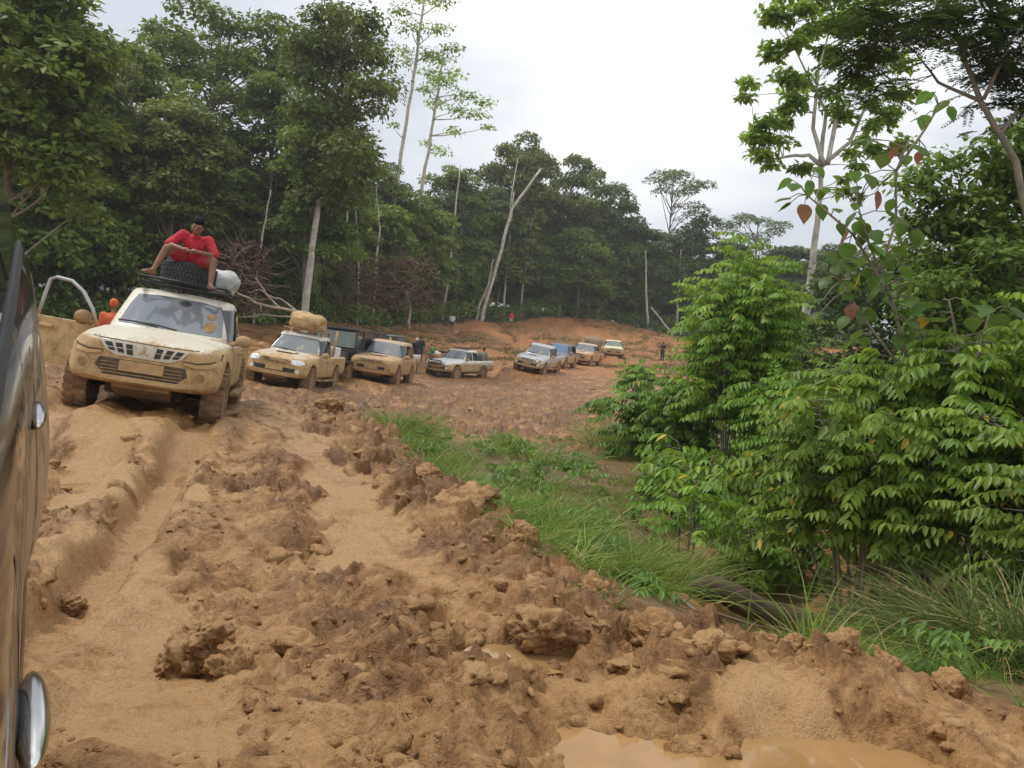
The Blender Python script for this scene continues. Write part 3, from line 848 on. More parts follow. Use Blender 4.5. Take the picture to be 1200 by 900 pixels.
def conform(bvh, poly, side, t=0.006, grid=0.07, sink=0.02):
    """a thin plate whose outline is poly (2-D, seen from that side), laid on the body"""
    d, org = AX[side]
    bm = bmesh.new()
    vs_ = [bm.verts.new((a, b, 0)) for a, b in poly]
    bm.faces.new(vs_)
    for ax_, lo, hi in ((0, min(p[0] for p in poly), max(p[0] for p in poly)), (1, min(p[1] for p in poly), max(p[1] for p in poly))):
        n = int((hi - lo) / grid)
        for i in range(1, n + 1):
            c = lo + (hi - lo) * i / (n + 1)
            co = (c, 0, 0) if ax_ == 0 else (0, c, 0); no = (1, 0, 0) if ax_ == 0 else (0, 1, 0)
            bmesh.ops.bisect_plane(bm, geom=bm.verts[:] + bm.edges[:] + bm.faces[:], plane_co=co, plane_no=no)
    hits = {}
    last = None
    for v in bm.verts:
        o = org(v.co.x, v.co.y)
        h = bvh.ray_cast(o, -d, 20)
        if h[0] is not None: last = h[0]
        hits[v.index if v.index >= 0 else id(v)] = None
        v.tag = h[0] is not None
        v.co = (h[0] + d * t) if h[0] is not None else None or v.co
        if not v.tag:
            q = bvh.find_nearest(o - d * 4.0)
            v.co = q[0] + d * t
    edges = [e for e in bm.edges if e.is_boundary]
    ret = bmesh.ops.extrude_edge_only(bm, edges=edges)
    for v in [g for g in ret['geom'] if isinstance(g, bmesh.types.BMVert)]:
        v.co -= d * (t + sink)
    me = bm_mesh('patch', bm, smooth=False)
    smooth_by_angle(me, 40)
    return me
def mir(poly): return [(-a, b) for a, b in poly][::-1]
def band(pts, w):
    """thin strip polygon along 2-D points"""
    L_, R_ = [], []
    for i, p in enumerate(pts):
        a = pts[max(i - 1, 0)]; b = pts[min(i + 1, len(pts) - 1)]
        dx, dy = b[0] - a[0], b[1] - a[1]; l = math.hypot(dx, dy) or 1
        L_.append((p[0] - dy / l * w / 2, p[1] + dx / l * w / 2)); R_.append((p[0] + dy / l * w / 2, p[1] - dx / l * w / 2))
    return L_ + R_[::-1]
def ellipse(cx, cy, rx, ry, n=18): return [(cx + rx * math.cos(2 * math.pi * i / n), cy + ry * math.sin(2 * math.pi * i / n)) for i in range(n)]
def superring(xf, xr, w, z, n=44, e=5.0, bow=0.0):
    out = []
    cx, hx = (xf + xr) / 2, (xf - xr) / 2
    for i in range(n):
        t = 2 * math.pi * i / n
        c, s = math.cos(t), math.sin(t)
        x = hx * math.copysign(abs(c) ** (2 / e), c); y = w * math.copysign(abs(s) ** (2 / e), s)
        if x > 0: x -= bow * (y / w) ** 2 * (x / hx)
        out.append((cx + x, y, z))
    return out
def ringloft(rings, name='cab'):
    n = len(rings[0]); V = [p for r_ in rings for p in r_]; F = []
    for i in range(len(rings) - 1):
        for k in range(n):
            F.append((i * n + k, i * n + (k + 1) % n, (i + 1) * n + (k + 1) % n, (i + 1) * n + k))
    V.append(tuple(np.mean(rings[-1], 0) + np.array([0, 0, 0.012]))); c = len(V) - 1; m = (len(rings) - 1) * n
    for k in range(n): F.append((m + k, m + (k + 1) % n, c))
    F.append(tuple(range(n - 1, -1, -1)))
    me = bpy.data.meshes.new(name); me.from_pydata(V, [], F)
    bm = bmesh.new(); bm.from_mesh(me); bmesh.ops.recalc_face_normals(bm, faces=bm.faces); bm.to_mesh(me); bm.free()
    return me
def cyl(x, y0, y1, z, r, n=28):
    return MB().lathe([(r, y0), (r, y1)], n, 'Y', (x, 0, z)).mesh('c')
_wheel = {}
def wheel_meshes(rad, wid, lug):
    key = (rad, wid, lug)
    if key in _wheel: return _wheel[key]
    h = wid / 2; r = rad
    t = MB().lathe([(r * .60, -h * .8), (r * .78, -h), (r * .93, -h * .96), (r * .985, -h * .72), (r, -h * .3), (r, h * .3), (r * .985, h * .72), (r * .93, h * .96), (r * .78, h), (r * .60, h * .8)], 36, 'Y', closed=True)
    for k in range(lug):
        for s in (-1, 1):
            a = 2 * math.pi * (k + (0.5 if s > 0 else 0)) / lug
            rot = Matrix.Rotation(-a, 3, 'Y') @ Matrix.Rotation(s * 0.35, 3, 'X') 
            t.box(rot @ Vector((0, 0, 0)) + Vector((math.sin(-a) * -r * .99, s * h * .52, math.cos(a) * r * .99)), (r * 2 * math.pi / lug * .55, h * .85, r * .085), Matrix.Rotation(a, 3, 'Y'))
    rim = MB().lathe([(r * .16, h * .45), (r * .18, h * .62), (r * .1, h * .66), (r * .02, h * .66)], 20, 'Y')
    rim.lathe([(r * .62, h * .78), (r * .58, h * .80), (r * .55, h * .55), (r * .54, -h * .6), (r * .60, -h * .75)], 28, 'Y')
    for k in range(6):
        a = 2 * math.pi * k / 6
        rim.box((math.cos(a) * r * .36, h * .55, math.sin(a) * r * .36), (r * .44, h * .16, r * .15), Matrix.Rotation(-a, 3, 'Y'))
    rim.lathe([(r * .52, -h * .05), (r * .51, -h * .1)], 24, 'Y')
    _wheel[key] = (smooth_by_angle(t.mesh('tyre'), 30), smooth_by_angle(rim.mesh('rim'), 30))
    return _wheel[key]
def add_wheel(root, x, y, z, rad=0.39, wid=0.27, lug=26, steer=0.0):
    tm, rm = wheel_meshes(rad, wid, lug)
    w = link('wheel', tm, MAT['tyre_mud'], root)
    w.location = (x, y, z); w.rotation_euler = (0, random.uniform(0, 1), (math.pi if y < 0 else 0) + steer)
    link('rim', rm, MAT['rim_mud'], w)
    return w

def pickup_body(nose=0.86, wb=3.0, tail=-4.25, suv=False, hood=0.0, bedrail=1.12):
    def S(x, zb, wbm, zm, wm, zs, ws, zt, wt, zc):
        return (x, [(0, zb), (wbm * .6, zb), (wbm, zb + .01), (wm * .985, zb + .10), (wm, zm), (ws, zs), (wt + .03, zt - .03), (wt, zt), (wt * .55, zc - .004), (0, zc)])
    n = nose
    st = [S(n, .50, .46, .60, .56, .78, .57, .93, .48, .945),
          S(n - .03, .47, .58, .60, .68, .80, .68, .965, .58, .985),
          S(n - .14, .455, .74, .62, .815, .85, .80, 1.005 + hood, .68, 1.03 + hood),
          S(n - .32, .45, .82, .65, .885, .90, .87, 1.03 + hood, .73, 1.055 + hood),
          S(n - .75, .43, .83, .66, .91, .95, .90, 1.07 + hood, .755, 1.10 + hood),
          S(-.45, .42, .83, .66, .91, .985, .90, 1.10 + hood, .77, 1.145 + hood),
          S(-.72, .42, .83, .66, .91, 1.0, .90, 1.12 + hood, .80, 1.15 + hood),
          S(-.80, .42, .83, .66, .91, 1.0, .90, 1.10, .84, 1.11),
          S(-1.6, .42, .83, .66, .91, 1.0, .90, 1.10, .84, 1.11)]
    if suv:
        st += [S(-2.6, .42, .83, .66, .91, 1.0, .90, 1.10, .84, 1.11), S(-3.4, .46, .83, .70, .91, 1.0, .90, 1.10, .84, 1.11),
               S(tail + .18, .50, .82, .72, .90, 1.0, .89, 1.10, .83, 1.11), S(tail + .02, .52, .78, .72, .86, 1.0, .85, 1.09, .8, 1.10), S(tail, .54, .75, .72, .83, 1.0, .83, 1.07, .78, 1.08)]
    else:
        b = bedrail
        st += [S(-2.55, .42, .83, .66, .91, 1.0, .90, 1.10, .84, 1.11), S(-2.66, .42, .83, .66, .905, 1.0, .895, 1.10, .86, b), S(-2.70, .44, .83, .66, .905, 1.0, .895, b - .005, .88, b),
               S(-3.4, .48, .83, .70, .905, 1.0, .895, b - .005, .88, b), S(tail + .06, .52, .82, .72, .90, 1.0, .89, b - .005, .875, b), S(tail + .01, .53, .80, .72, .885, 1.0, .875, b - .01, .86, b - .005), S(tail, .55, .78, .72, .87, 1.0, .86, b - .03, .84, b - .03)]
    me = loft(st, 2)
    cuts = []
    for ax_ in (0.0, -wb):
        for s in (-1, 1):
            cuts.append(cyl(ax_, s * .52, s * 1.2, .44, .465))
    if not suv:
        cuts.append(MB().box((-3.46, 0, 1.05), (1.42, 1.52, .95)).mesh('c'))
    me = cut(me, cuts)
    return smooth_by_angle(me, 38)
def cab_rings(xf, xr, z0, ztop, w0, w1, rake, back, e=4.6):
    r_ = []
    for t, inset in ((0, 0), (.33, 0), (.66, 0), (.9, 0), (.96, .025), (.99, .085), (1.0, .17), (1.02, .30)):
        z = z0 + (ztop - z0) * min(t, 1.0) + (0.012 if t > 1 else 0)
        tt = min(t, 1.0)
        r_.append(superring(xf - rake * tt - inset, xr + back * tt + inset, w0 + (w1 - w0) * tt ** 1.2 - inset * .55, z, 56, e, 0.13 + 0.06 * tt))
    return r_
_bodies = {}
def vehicle(name, label, loc, rot, kind='pickup', paint=None, glass='glass_clean', style='wide', group='vehicles queued on the clay track', scoop=False,
            lamps='mud_film', roof_dz=0.0, open_door=False, low_detail=False, bar=False, wheels=True, side_glass='glass_dark', plate='mud_film', mirrors=True):
    root = thing(name, label, 'car' if kind == 'suv' else 'pickup truck', loc, rot, group)
    suv = kind == 'suv'
    tail = -3.95 if suv else -4.25
    key = (kind, roof_dz)
    if key not in _bodies:
        bme = pickup_body(suv=suv, tail=tail, wb=2.75 if suv else 3.0)
        xr = tail + .12 if suv else -2.66
        cme = smooth_by_angle(ringloft(cab_rings(-.60, xr, 1.06, 1.715 + roof_dz, .855, .70, .86, .28 if suv else .12)), 50)
        _bodies[key] = (bme, cme, bvh_of(bme), bvh_of(cme), bvh_of(bme, cme))
    bme0, cme0, bb, cb, ab = _bodies[key]
    bme = bme0.copy(); bme.materials.clear(); cme = cme0.copy(); cme.materials.clear()
    body = link('body', bme, paint, root)
    cab = link('cabin', cme, paint, root)
    zt = 1.68 + roof_dz
    def pt(bv, poly, side, mat, nm, t=.006, parent=root, grid=.07):
        me = conform(bv, poly, side, t, grid)
        return link(nm, me, MAT[mat] if isinstance(mat, str) else mat, parent)
    # glass
    pt(cb, [(-.685, 1.175), (.685, 1.175), (.635, zt - .22), (.575, zt - .065), (.3, zt - .04), (-.3, zt - .04), (-.575, zt - .065), (-.635, zt - .22)], 'front', glass, 'windscreen', .005)
    xr = tail + .12 if suv else -2.66
    fr_ = [(-.98, 1.14), (-1.42, zt - .10), (-1.66, zt - .07), (-1.66, 1.14)]
    rr_ = [(-1.74, 1.14), (-1.74, zt - .07), (-2.22, zt - .09), (-2.46, 1.2), (-2.46, 1.14)] if not suv else [(-1.74, 1.14), (-1.74, zt - .07), (-2.55, zt - .08), (-2.62, 1.14)]
    for s in ('left', 'right'):
        if not (open_door and s == 'right'):
            pt(cb, fr_, s, side_glass, 'door_window', .012, grid=.05)
        pt(cb, rr_, s, side_glass, 'door_window', .012, grid=.05)
        if suv:
            pt(cb, [(-2.70, 1.14), (-2.64, zt - .10), (-3.2, zt - .12), (-3.48, 1.14)], s, side_glass, 'quarter_window', .006)
    # door seams and handles
    if not low_detail:
        for s in ('left', 'right'):
            for pl in ([(-.78, .52), (-.82, .8), (-.85, 1.08)], [(-1.70, .50), (-1.70, 1.09)], [(-2.62, 1.09), (-2.55, .85), (-2.42, .62), (-2.36, .5)]):
                pt(bb, band(pl, .014), s, 'seam', 'panel_gap', .002)
            sy = 1 if s == 'left' else -1
            for hx in (-1.55, -2.40):
                MB().box((hx, sy * .925, .985), (.17, .035, .035)).build('door_handle', paint, root, True, .01)
    # mirrors
    if mirrors:
        for sy in (-1, 1):
            if open_door and sy < 0: continue
            mb = MB().ball((-.86, sy * .99, 1.18), (.07, .115, .085), 14, 8)
            mb.tube([(-.92, sy * .82, 1.11), (-.88, sy * .93, 1.15)], .035, 6)
            mb.build('mirror', MAT['mud_film'], root, True)
    # face
    if style == 'wide':       # grille of slots either side of a badge
        pt(bb, [(-.50, .965), (.50, .965), (.43, .86), (.30, .80), (-.30, .80), (-.43, .86)], 'front', 'grille_frame', 'grille', .012)
        for s in (-1, 1):
            for i, yy in enumerate((.15, .25, .35)):
                sl = .025 + .02 * i
                q = [(yy - .034, .822 + .014 * i), (yy + .034, .827 + .014 * i), (yy + .036 + sl, .945), (yy - .032 + sl * .8, .947)]
                q = q if s > 0 else mir(q)
                pt(bb, q, 'front', 'black', 'grille_slot', .017, grid=.1)
                pt(bb, band([(q[0][0] * .5 + q[3][0] * .5, .89), (q[1][0] * .5 + q[2][0] * .5, .89)], .008), 'front', 'chrome_mud', 'grille_bar', .021, grid=.1)
        for a in range(3):    # three-lozenge badge
            t = R(90 + 120 * a)
            c = (.034 * math.cos(t), .886 + .034 * math.sin(t))
            ux, uy = math.cos(t) * .034, math.sin(t) * .034
            q = [(c[0] - ux, c[1] - uy), (c[0] + uy * .58, c[1] - ux * .58), (c[0] + ux, c[1] + uy), (c[0] - uy * .58, c[1] + ux * .58)]
            pt(bb, q, 'front', 'chrome_mud', 'badge_lozenge', .024, grid=.2)
        for s in (-1, 1):
            q = [(.50, .94), (.66, .965), (.80, .985), (.835, .93), (.74, .875), (.60, .845), (.47, .85)]
            pt(bb, q if s > 0 else mir(q), 'front', lamps, 'headlight', .016)
            q = band([(.45, .838), (.60, .832), (.74, .858), (.845, .915), (.83, .985)], .013)
            pt(bb, q if s > 0 else mir(q), 'front', 'seam', 'lamp_gap', .022)
            q = [(.46, .835), (.60, .825), (.74, .85), (.85, .90), (.87, .86), (.76, .80), (.6, .78), (.46, .80)]
            pt(bb, q if s > 0 else mir(q), 'front', paint, 'bumper_fold', .035)
        pt(bb, [(-.48, .76), (.48, .76), (.52, .66), (.44, .60), (-.44, .60), (-.52, .66)], 'front', 'intake_dark', 'intake', .008)
        for zz in (.63, .67, .71):
            pt(bb, band([(-.46, zz), (.46, zz)], .012), 'front', 'mud_cake', 'intake_bar', .014)
        pt(bb, band([(-.85, .50), (-.62, .56), (-.4, .535), (.4, .535), (.62, .56), (.85, .50)], .055), 'front', paint, 'skid_lip', .05)
        pt(bb, band([(-.42, .575), (.42, .575)], .02), 'front', 'seam', 'lip_gap', .03)
    elif style == 'oval':     # one broad framed grille with oval badge
        fr2 = [(-.46, .99), (.46, .99), (.42, .90), (.33, .845), (-.33, .845), (-.42, .90)]
        pt(bb, fr2, 'front', paint, 'grille', .03)
        pt(bb, [(-.39, .965), (.39, .965), (.35, .905), (.30, .89), (-.30, .89), (-.35, .905)], 'front', 'black_mud', 'grille_opening', .034)
        pt(bb, band([(-.33, .865), (.33, .865)], .014), 'front', 'black', 'grille_slot', .034)
        pt(bb, ellipse(0, .925, .10, .062), 'front', 'mud_film', 'badge', .045)
        pt(bb, ellipse(0, .925, .078, .045), 'front', 'mud_cake', 'badge_inset', .048)
        pt(bb, ellipse(0, .925, .026, .043), 'front', 'mud_film', 'badge_ring', .052)
        pt(bb, ellipse(0, .943, .06, .018), 'front', 'mud_film', 'badge_ring', .052)
        for s in (-1, 1):
            q = [(.46, .975), (.60, .985), (.75, .975), (.80, .90), (.70, .835), (.55, .83), (.45, .86)]
            pt(bb, q if s > 0 else mir(q), 'front', lamps, 'headlight', .018)
            pt(bb, ellipse(s * .58, .91, .05, .05), 'front', 'chrome', 'headlight_bulb', .024)
        pt(bb, [(-.60, .73), (.60, .73), (.60, .64), (.5, .61), (-.5, .61), (-.60, .64)], 'front', 'black', 'intake', .008)
        pt(bb, band([(-.86, .55), (-.5, .54), (.5, .54), (.86, .55)], .09), 'front', paint, 'bumper_lip', .035)
    elif style == 'teeth':    # many upright slots
        pt(bb, [(-.42, .975), (.42, .975), (.37, .87), (-.37, .87)], 'front', paint, 'grille', .02)
        for i in range(10):
            yy = -.36 + .08 * i
            pt(bb, [(yy - .022, .885), (yy + .022, .885), (yy + .024, .955), (yy - .024, .955)], 'front', 'black', 'grille_slot', .025, grid=.2)
        for s in (-1, 1):
            q = [(.45, .965), (.62, .985), (.78, .97), (.82, .90), (.65, .85), (.45, .86)]
            pt(bb, q if s > 0 else mir(q), 'front', lamps, 'headlight', .018)
        pt(bb, [(-.52, .75), (.52, .75), (.50, .64), (-.50, .64)], 'front', 'black', 'intake', .008)
        pt(bb, band([(-.86, .56), (-.5, .55), (.5, .55), (.86, .56)], .09), 'front', paint, 'bumper_lip', .04)
    if style in ('wide', 'oval', 'teeth') and not low_detail:
        for s in (-1, 1):
            pt(bb, ellipse(s * .66, .665, .085, .085), 'front', paint, 'fog_lamp_surround', .016)
            pt(bb, ellipse(s * .66, .665, .056, .056), 'front', 'lamp' if style == 'oval' else 'mud_cake', 'fog_lamp', .026)
    MB().box((.885, 0, .69), (.02, .50, .125)).build('licence_plate', MAT[plate], root, False, .004)
    if not low_detail:
        pt(bb, band([(-.80, 1.005), (-.5, .985), (0, .978), (.5, .985), (.80, 1.005)], .012), 'front', 'seam', 'bonnet_gap', .003)
        for s in (-1, 1):
            MB().tube([(-.62, s * .12, 1.185), (-.70, s * .12 - .30, 1.215), (-.69, s * .12 - .52, 1.21)], .012, 5).build('wiper', MAT['black'], root)
    if scoop:
        pt(bb, [(.02, .26), (.02, -.26), (-.34, -.30), (-.34, .30)], 'top', paint, 'bonnet_scoop', .045)
        MB().box((.035, 0, 1.10 + 0.012), (.03, .42, .035)).build('scoop_mouth', MAT['black'], root)
    # underbody, skid plate
    MB().box((-1.6, 0, .40), (4.2, .9, .16)).build('chassis', MAT['hollow'], root, False, .03)
    MB().box((.56, 0, .40), (.36, .66, .10), Matrix.Rotation(R(-22), 3, 'Y')).build('skid_plate', MAT['mud_cake'], root, False, .01)
    if wheels:
        wbx = 2.75 if suv else 3.0
        for x in (0, -wbx):
            for s in (-1, 1):
                add_wheel(root, x, s * .80, .39, .41, .28)
        for x in (0, -wbx):
            MB().tube([(x, -.7, .40), (x, .7, .40)], .05, 8).build('axle', MAT['hollow'], root)
    if not suv and not low_detail:
        MB().box((-2.0, .95, .40), (1.7, .12, .05)).build('side_step', MAT['mud_cake'], root, False, .01)
    if bar:   # tubular bull bar
        m = MB()
        m.tube([(.95, -.42, .60), (.98, -.42, 1.0), (.95, -.3, 1.05), (.95, .3, 1.05), (.98, .42, 1.0), (.95, .42, .60)], .035, 8)
        for zz in (.74, .88): m.tube([(.97, -.42, zz), (.97, .42, zz)], .028, 8)
        m.build('bull_bar', MAT['black_mud'], root, True)
    return root
def pose(k):
    px, py, d, ya, ba, pi_, wb_ = POSE[k]
    q = P(px, py, d)
    return (q[0], q[1], q[2]), heading_m(ya, ba, pi_).to_euler()

PAINT_WHITE = muddy('muddy_white', (0.58, 0.54, 0.43), 0.30, 0.4, zlo=0.95, zhi=1.6, up=0.43)
PAINT_CLAY = muddy('clay_coated', (0.55, 0.50, 0.42), 0.80, 0.5)
PAINT_CLAY_B = muddy('clay_coated_orange', (0.45, 0.32, 0.20), 0.80, 0.5, tone=0.92, red=0.18)
PAINT_WHITE_B = muddy('muddy_white_far', (0.70, 0.69, 0.62), 0.10, 0.4, zlo=0.85, zhi=1.25)
PAINT_SILVER = muddy('muddy_silver', (0.48, 0.48, 0.48), 0.0, 0.3, 0.3, zlo=0.75, zhi=1.15)
PAINT_PINK = muddy('clay_coated_red', (0.5, 0.4, 0.3), 0.75, 0.5, red=0.35, tone=1.15)

# --- front pickup with the man on top
V1 = vehicle('pickup_truck', 'mud-caked white pickup nearest the camera, driver on the roof, front door open', *pose('v1'), 'pickup', PAINT_WHITE, 'glass_clean', 'wide', open_door=True)
# open front door (image left), hinged at the front pillar
dr = bpy.data.objects.new('open_door', None); COL.objects.link(dr); dr.parent = V1
dr.location = (-.84, -.93, 0); dr.rotation_euler = (0, 0, R(66))
dm = MB()
prof = [(0.0, .50), (-.05, .75), (-.03, 1.09), (-.90, 1.09), (-.90, .56), (-.84, .48), (-.05, .46)]
n_ = len(prof)
vv = [(x, y, z) for y in (0.035, -0.035) for x, z in prof]
dm.add(vv, [tuple(range(n_)), tuple(range(2 * n_ - 1, n_ - 1, -1))] + [(i, (i + 1) % n_, n_ + (i + 1) % n_, n_ + i) for i in range(n_)])
dm.build('door_panel', muddy('muddy_door', (0.62, 0.58, 0.46), 0.30, 0.4, zlo=0.98, zhi=1.35, up=.1), dr, False, .012)
MB().tube([(-.02, .03, 1.08), (-.14, .07, 1.28), (-.36, .12, 1.50), (-.58, .15, 1.62), (-.82, .15, 1.64), (-.90, .13, 1.60), (-.90, .06, 1.35), (-.90, 0, 1.08)], .026, 8).build('window_frame', muddy('door_frame', (0.30, 0.30, 0.29), 0.15, 0.4, zlo=1.0, zhi=1.7), dr, True)
MB().box((-.72, -.05, .96), (.20, .035, .05)).build('door_handle', MAT['mud_film'], dr, True, .012)
mb = MB().ball((-.10, -.16, 1.16), (.08, .15, .10), 14, 8); mb.tube([(-.05, -.02, 1.10), (-.08, -.1, 1.13)], .035, 6)
mb.build('mirror', MAT['mud_cake'], dr, True)
# stickers, splats, rear-view mirror, aerial
_bme, _cme, _bb, _cb, _ab = _bodies[('pickup', 0.0)]
def stick(poly, mat, nm, t=.009): return link(nm, conform(_cb, poly, 'front', t, .08), MAT[mat], V1)
stick(ellipse(.50, 1.30, .085, .085), 'mud_cake', 'mud_splat')
stick(ellipse(.49, 1.45, .07, .05), 'mud_cake', 'mud_splat')
stick(ellipse(.09, 1.575, .085, .04), 'black', 'inside_mirror')
stick(ellipse(-.52, 1.71, .07, .025), 'mud_cake', 'mud_splat')
MB().tube([(-1.5, .05, 1.75), (-1.48, .05, 1.84)], .006, 5).ball((-1.5, .05, 1.765), (.04, .03, .02), 8, 5).build('aerial', MAT['black'], V1)
# roof rack
rk = MB()
for s in (-1, 1):
    rk.tube([(-1.42, s * .60, 1.80), (-2.62, s * .60, 1.80)], .018, 6)
    rk.tube([(-1.42, s * .60, 1.88), (-2.62, s * .60, 1.88)], .018, 6)
    for x in (-1.44, -1.85, -2.25, -2.6): rk.tube([(x, s * .60, 1.74), (x, s * .60, 1.88)], .016, 6)
for x in (-1.42, -2.62):
    rk.tube([(x, -.60, 1.88), (x, .60, 1.88)], .018, 6)
for i in range(9): rk.tube([(-1.42 - .15 * i, -.60, 1.80), (-1.42 - .15 * i, .60, 1.80)], .014, 6)
rk.build('roof_rack', MAT['black'], V1, True)
bpy.context.view_layer.update()
MV1 = V1.matrix_world.copy()
# spare tyre lying on the rack, leaning
st_ = MB()
r_, h_ = .385, .165
st_.lathe([(r_ * .55, -h_ * .8), (r_ * .76, -h_), (r_ * .93, -h_ * .96), (r_ * .98, -h_ * .74), (r_ * .985, h_ * .74), (r_ * .93, h_ * .96), (r_ * .76, h_), (r_ * .55, h_ * .8)], 48, 'Y', closed=True)
def tread(m, r_, h_, n=44):
    for row, (yo, sk) in enumerate(((-.66, .5), (-.22, -.5), (.22, .5), (.66, -.5))):
        for k in range(n):
            a = 2 * math.pi * (k + .5 * (row % 2)) / n
            m.box((math.sin(a) * r_ * .995, yo * h_, math.cos(a) * r_ * .995), (r_ * 2 * math.pi / n * .62, h_ * .36, r_ * .05), Matrix.Rotation(a, 3, 'Y') @ Matrix.Rotation(sk * .6, 3, 'Z'))
tread(st_, r_, h_)
sp = link('spare_tyre', smooth_by_angle(st_.mesh('spare_tyre'), 30), MAT['rubber'])
sp.matrix_world = MV1 @ Matrix.Translation((-1.85, .0, 2.01)) @ Matrix.Rotation(R(-3), 4, 'Y') @ Matrix.Rotation(R(90), 4, 'X')
tag(sp, 'dark spare tyre lying on the roof rack under the seated man', 'tyre')
def sack(name, label, r, seed, mat, loc=None, mw=None, cat='sack'):
    bm = bmesh.new(); bmesh.ops.create_icosphere(bm, subdivisions=4, radius=1.0)
    V = np.array([v.co[:] for v in bm.verts])
    V = np.sign(V) * np.abs(V) ** 0.8
    V *= (1 + 0.22 * perlin(V[:, 0] * 1.4 + seed, V[:, 1] * 1.4 + V[:, 2], seed) + 0.20 * (billow(V[:, 0] * 2.2 + V[:, 2] * 2, V[:, 1] * 2.2 - V[:, 2], seed + 1, 4, .6) - .3))[:, None]
    V *= np.array(r)
    V[:, 2] = np.maximum(V[:, 2], -r[2] * .75)
    for v, c in zip(bm.verts, V): v.co = c
    o = link(name, bm_mesh(name, bm), mat)
    if mw is not None: o.matrix_world = mw
    else: o.location = loc
    return tag(o, label, cat)
MAT['sack_grey'] = plain('grey_sack', (0.42, 0.43, 0.42), 0.7, var=0.2)
MAT['tarp_clay'] = muddy('clay_tarp', (0.35, 0.27, 0.16), 0.7, 0.7)
sack('cargo_sack', 'pale grey sack tied behind the spare tyre on the roof rack', (.30, .24, .20), 3, MAT['sack_grey'], mw=MV1 @ Matrix.Translation((-2.30, .44, 2.0)))

# --- second pickup with a load on its roof
V2 = vehicle('pickup_truck', 'clay-coated pickup with big tarpaulin bundle on its roof and pale headlights', *pose('v2'), 'pickup', PAINT_CLAY, 'glass_dusty', 'oval', scoop=True, lamps='lamp', plate='plate_y')
bpy.context.view_layer.update()
MV2 = V2.matrix_world.copy()
sack('cargo_bundle', 'big clay-stained tarpaulin bundle lashed to the second pickup roof', (.62, .56, .30), 8, MAT['tarp_clay'], mw=MV2 @ Matrix.Translation((-2.05, .0, 2.09)), cat='bundle')
m = MB()
for s in (-1, 1):
    m.tube([(-1.5, s * .58, 1.84), (-2.9, s * .58, 1.86)], .03, 6)
    for x in (-1.55, -2.5): m.tube([(x, s * .58, 1.72), (x, s * .58, 1.85)], .025, 6)
for x in (-1.5, -2.0, -2.6): m.tube([(x, -.6, 1.84), (x, .6, 1.84)], .025, 6)
m.build('roof_rack', MAT['mud_cake'], V2, True)
m = MB()
for y in (-.75, .75): MB().tube([(-2.8, y, 1.1), (-2.95, y, 1.95)], .035, 6).build('rack_post', MAT['mud_film'], V2, True)
MB().box((-3.3, .55, 1.25), (.7, .5, .35)).build('bed_crate', MAT['white_paint'], V2, False, .02)

# --- third: estate with upright grille slots
V3 = vehicle('off_road_car', 'orange-clay coated station wagon with upright grille slots and bonnet scoop', *pose('v3'), 'suv', PAINT_CLAY_B, 'glass_dusty', 'teeth', scoop=True)
# --- fourth: white pickup seen from its flank
V4 = vehicle('pickup_truck', 'white-bonneted muddy pickup with dark bull bar, seen obliquely mid-queue', *pose('v4'), 'pickup', PAINT_WHITE_B, 'glass_clean', 'oval', bar=True, lamps='lamp')
bpy.context.view_layer.update()
sack('cargo_sack', 'dark cargo bag in the bed of the oblique white pickup', (.5, .55, .38), 12, plain('dark_bag', (0.06, 0.065, 0.08), 0.7), mw=V4.matrix_world @ Matrix.Translation((-3.25, 0, 1.22)))
MB().box((-2.0, 0, 1.80), (.9, 1.1, .05)).build('roof_tray', MAT['black_mud'], V4)
# --- fifth: silver car tilted into a rut
V5 = vehicle('pickup_truck', 'silver-bonneted pickup tilted down into a rut', *pose('v5'), 'pickup', PAINT_SILVER, 'glass_dusty', 'oval', scoop=True)
V6 = vehicle('off_road_car', 'car with bluish windscreen hidden behind the tilted silver pickup', *pose('v6'), 'suv', muddy('muddy_blue', (0.15, 0.16, 0.19), 0.22, 0.3, zlo=0.8, zhi=1.3), 'glass_blue', 'oval', low_detail=True)
V7 = vehicle('pickup_truck', 'pinkish clay-coated pickup with heaped load behind its cab', *pose('v7'), 'pickup', PAINT_PINK, 'glass_dusty', 'teeth', scoop=True, low_detail=True)
bpy.context.view_layer.update()
sack('cargo_bundle', 'brown heaped bundle behind the pinkish pickup cab', (.9, .8, .55), 15, plain('brown_bundle', (0.22, 0.15, 0.095), 0.8, var=0.3), mw=V7.matrix_world @ Matrix.Translation((-3.0, 0, 1.75)), cat='bundle')
V8 = vehicle('pickup_truck', 'cream pickup last in the queue, half hidden by a sapling', *pose('v8'), 'pickup', muddy('muddy_cream', (0.66, 0.6, 0.42), 0.2, 0.4), 'glass_green_reflection', 'oval', low_detail=True)
V9 = vehicle('pickup_truck', 'pale pickup roof showing just behind the clay station wagon', *pose('v9'), 'pickup', PAINT_WHITE_B, 'glass_clean', 'oval', low_detail=True)

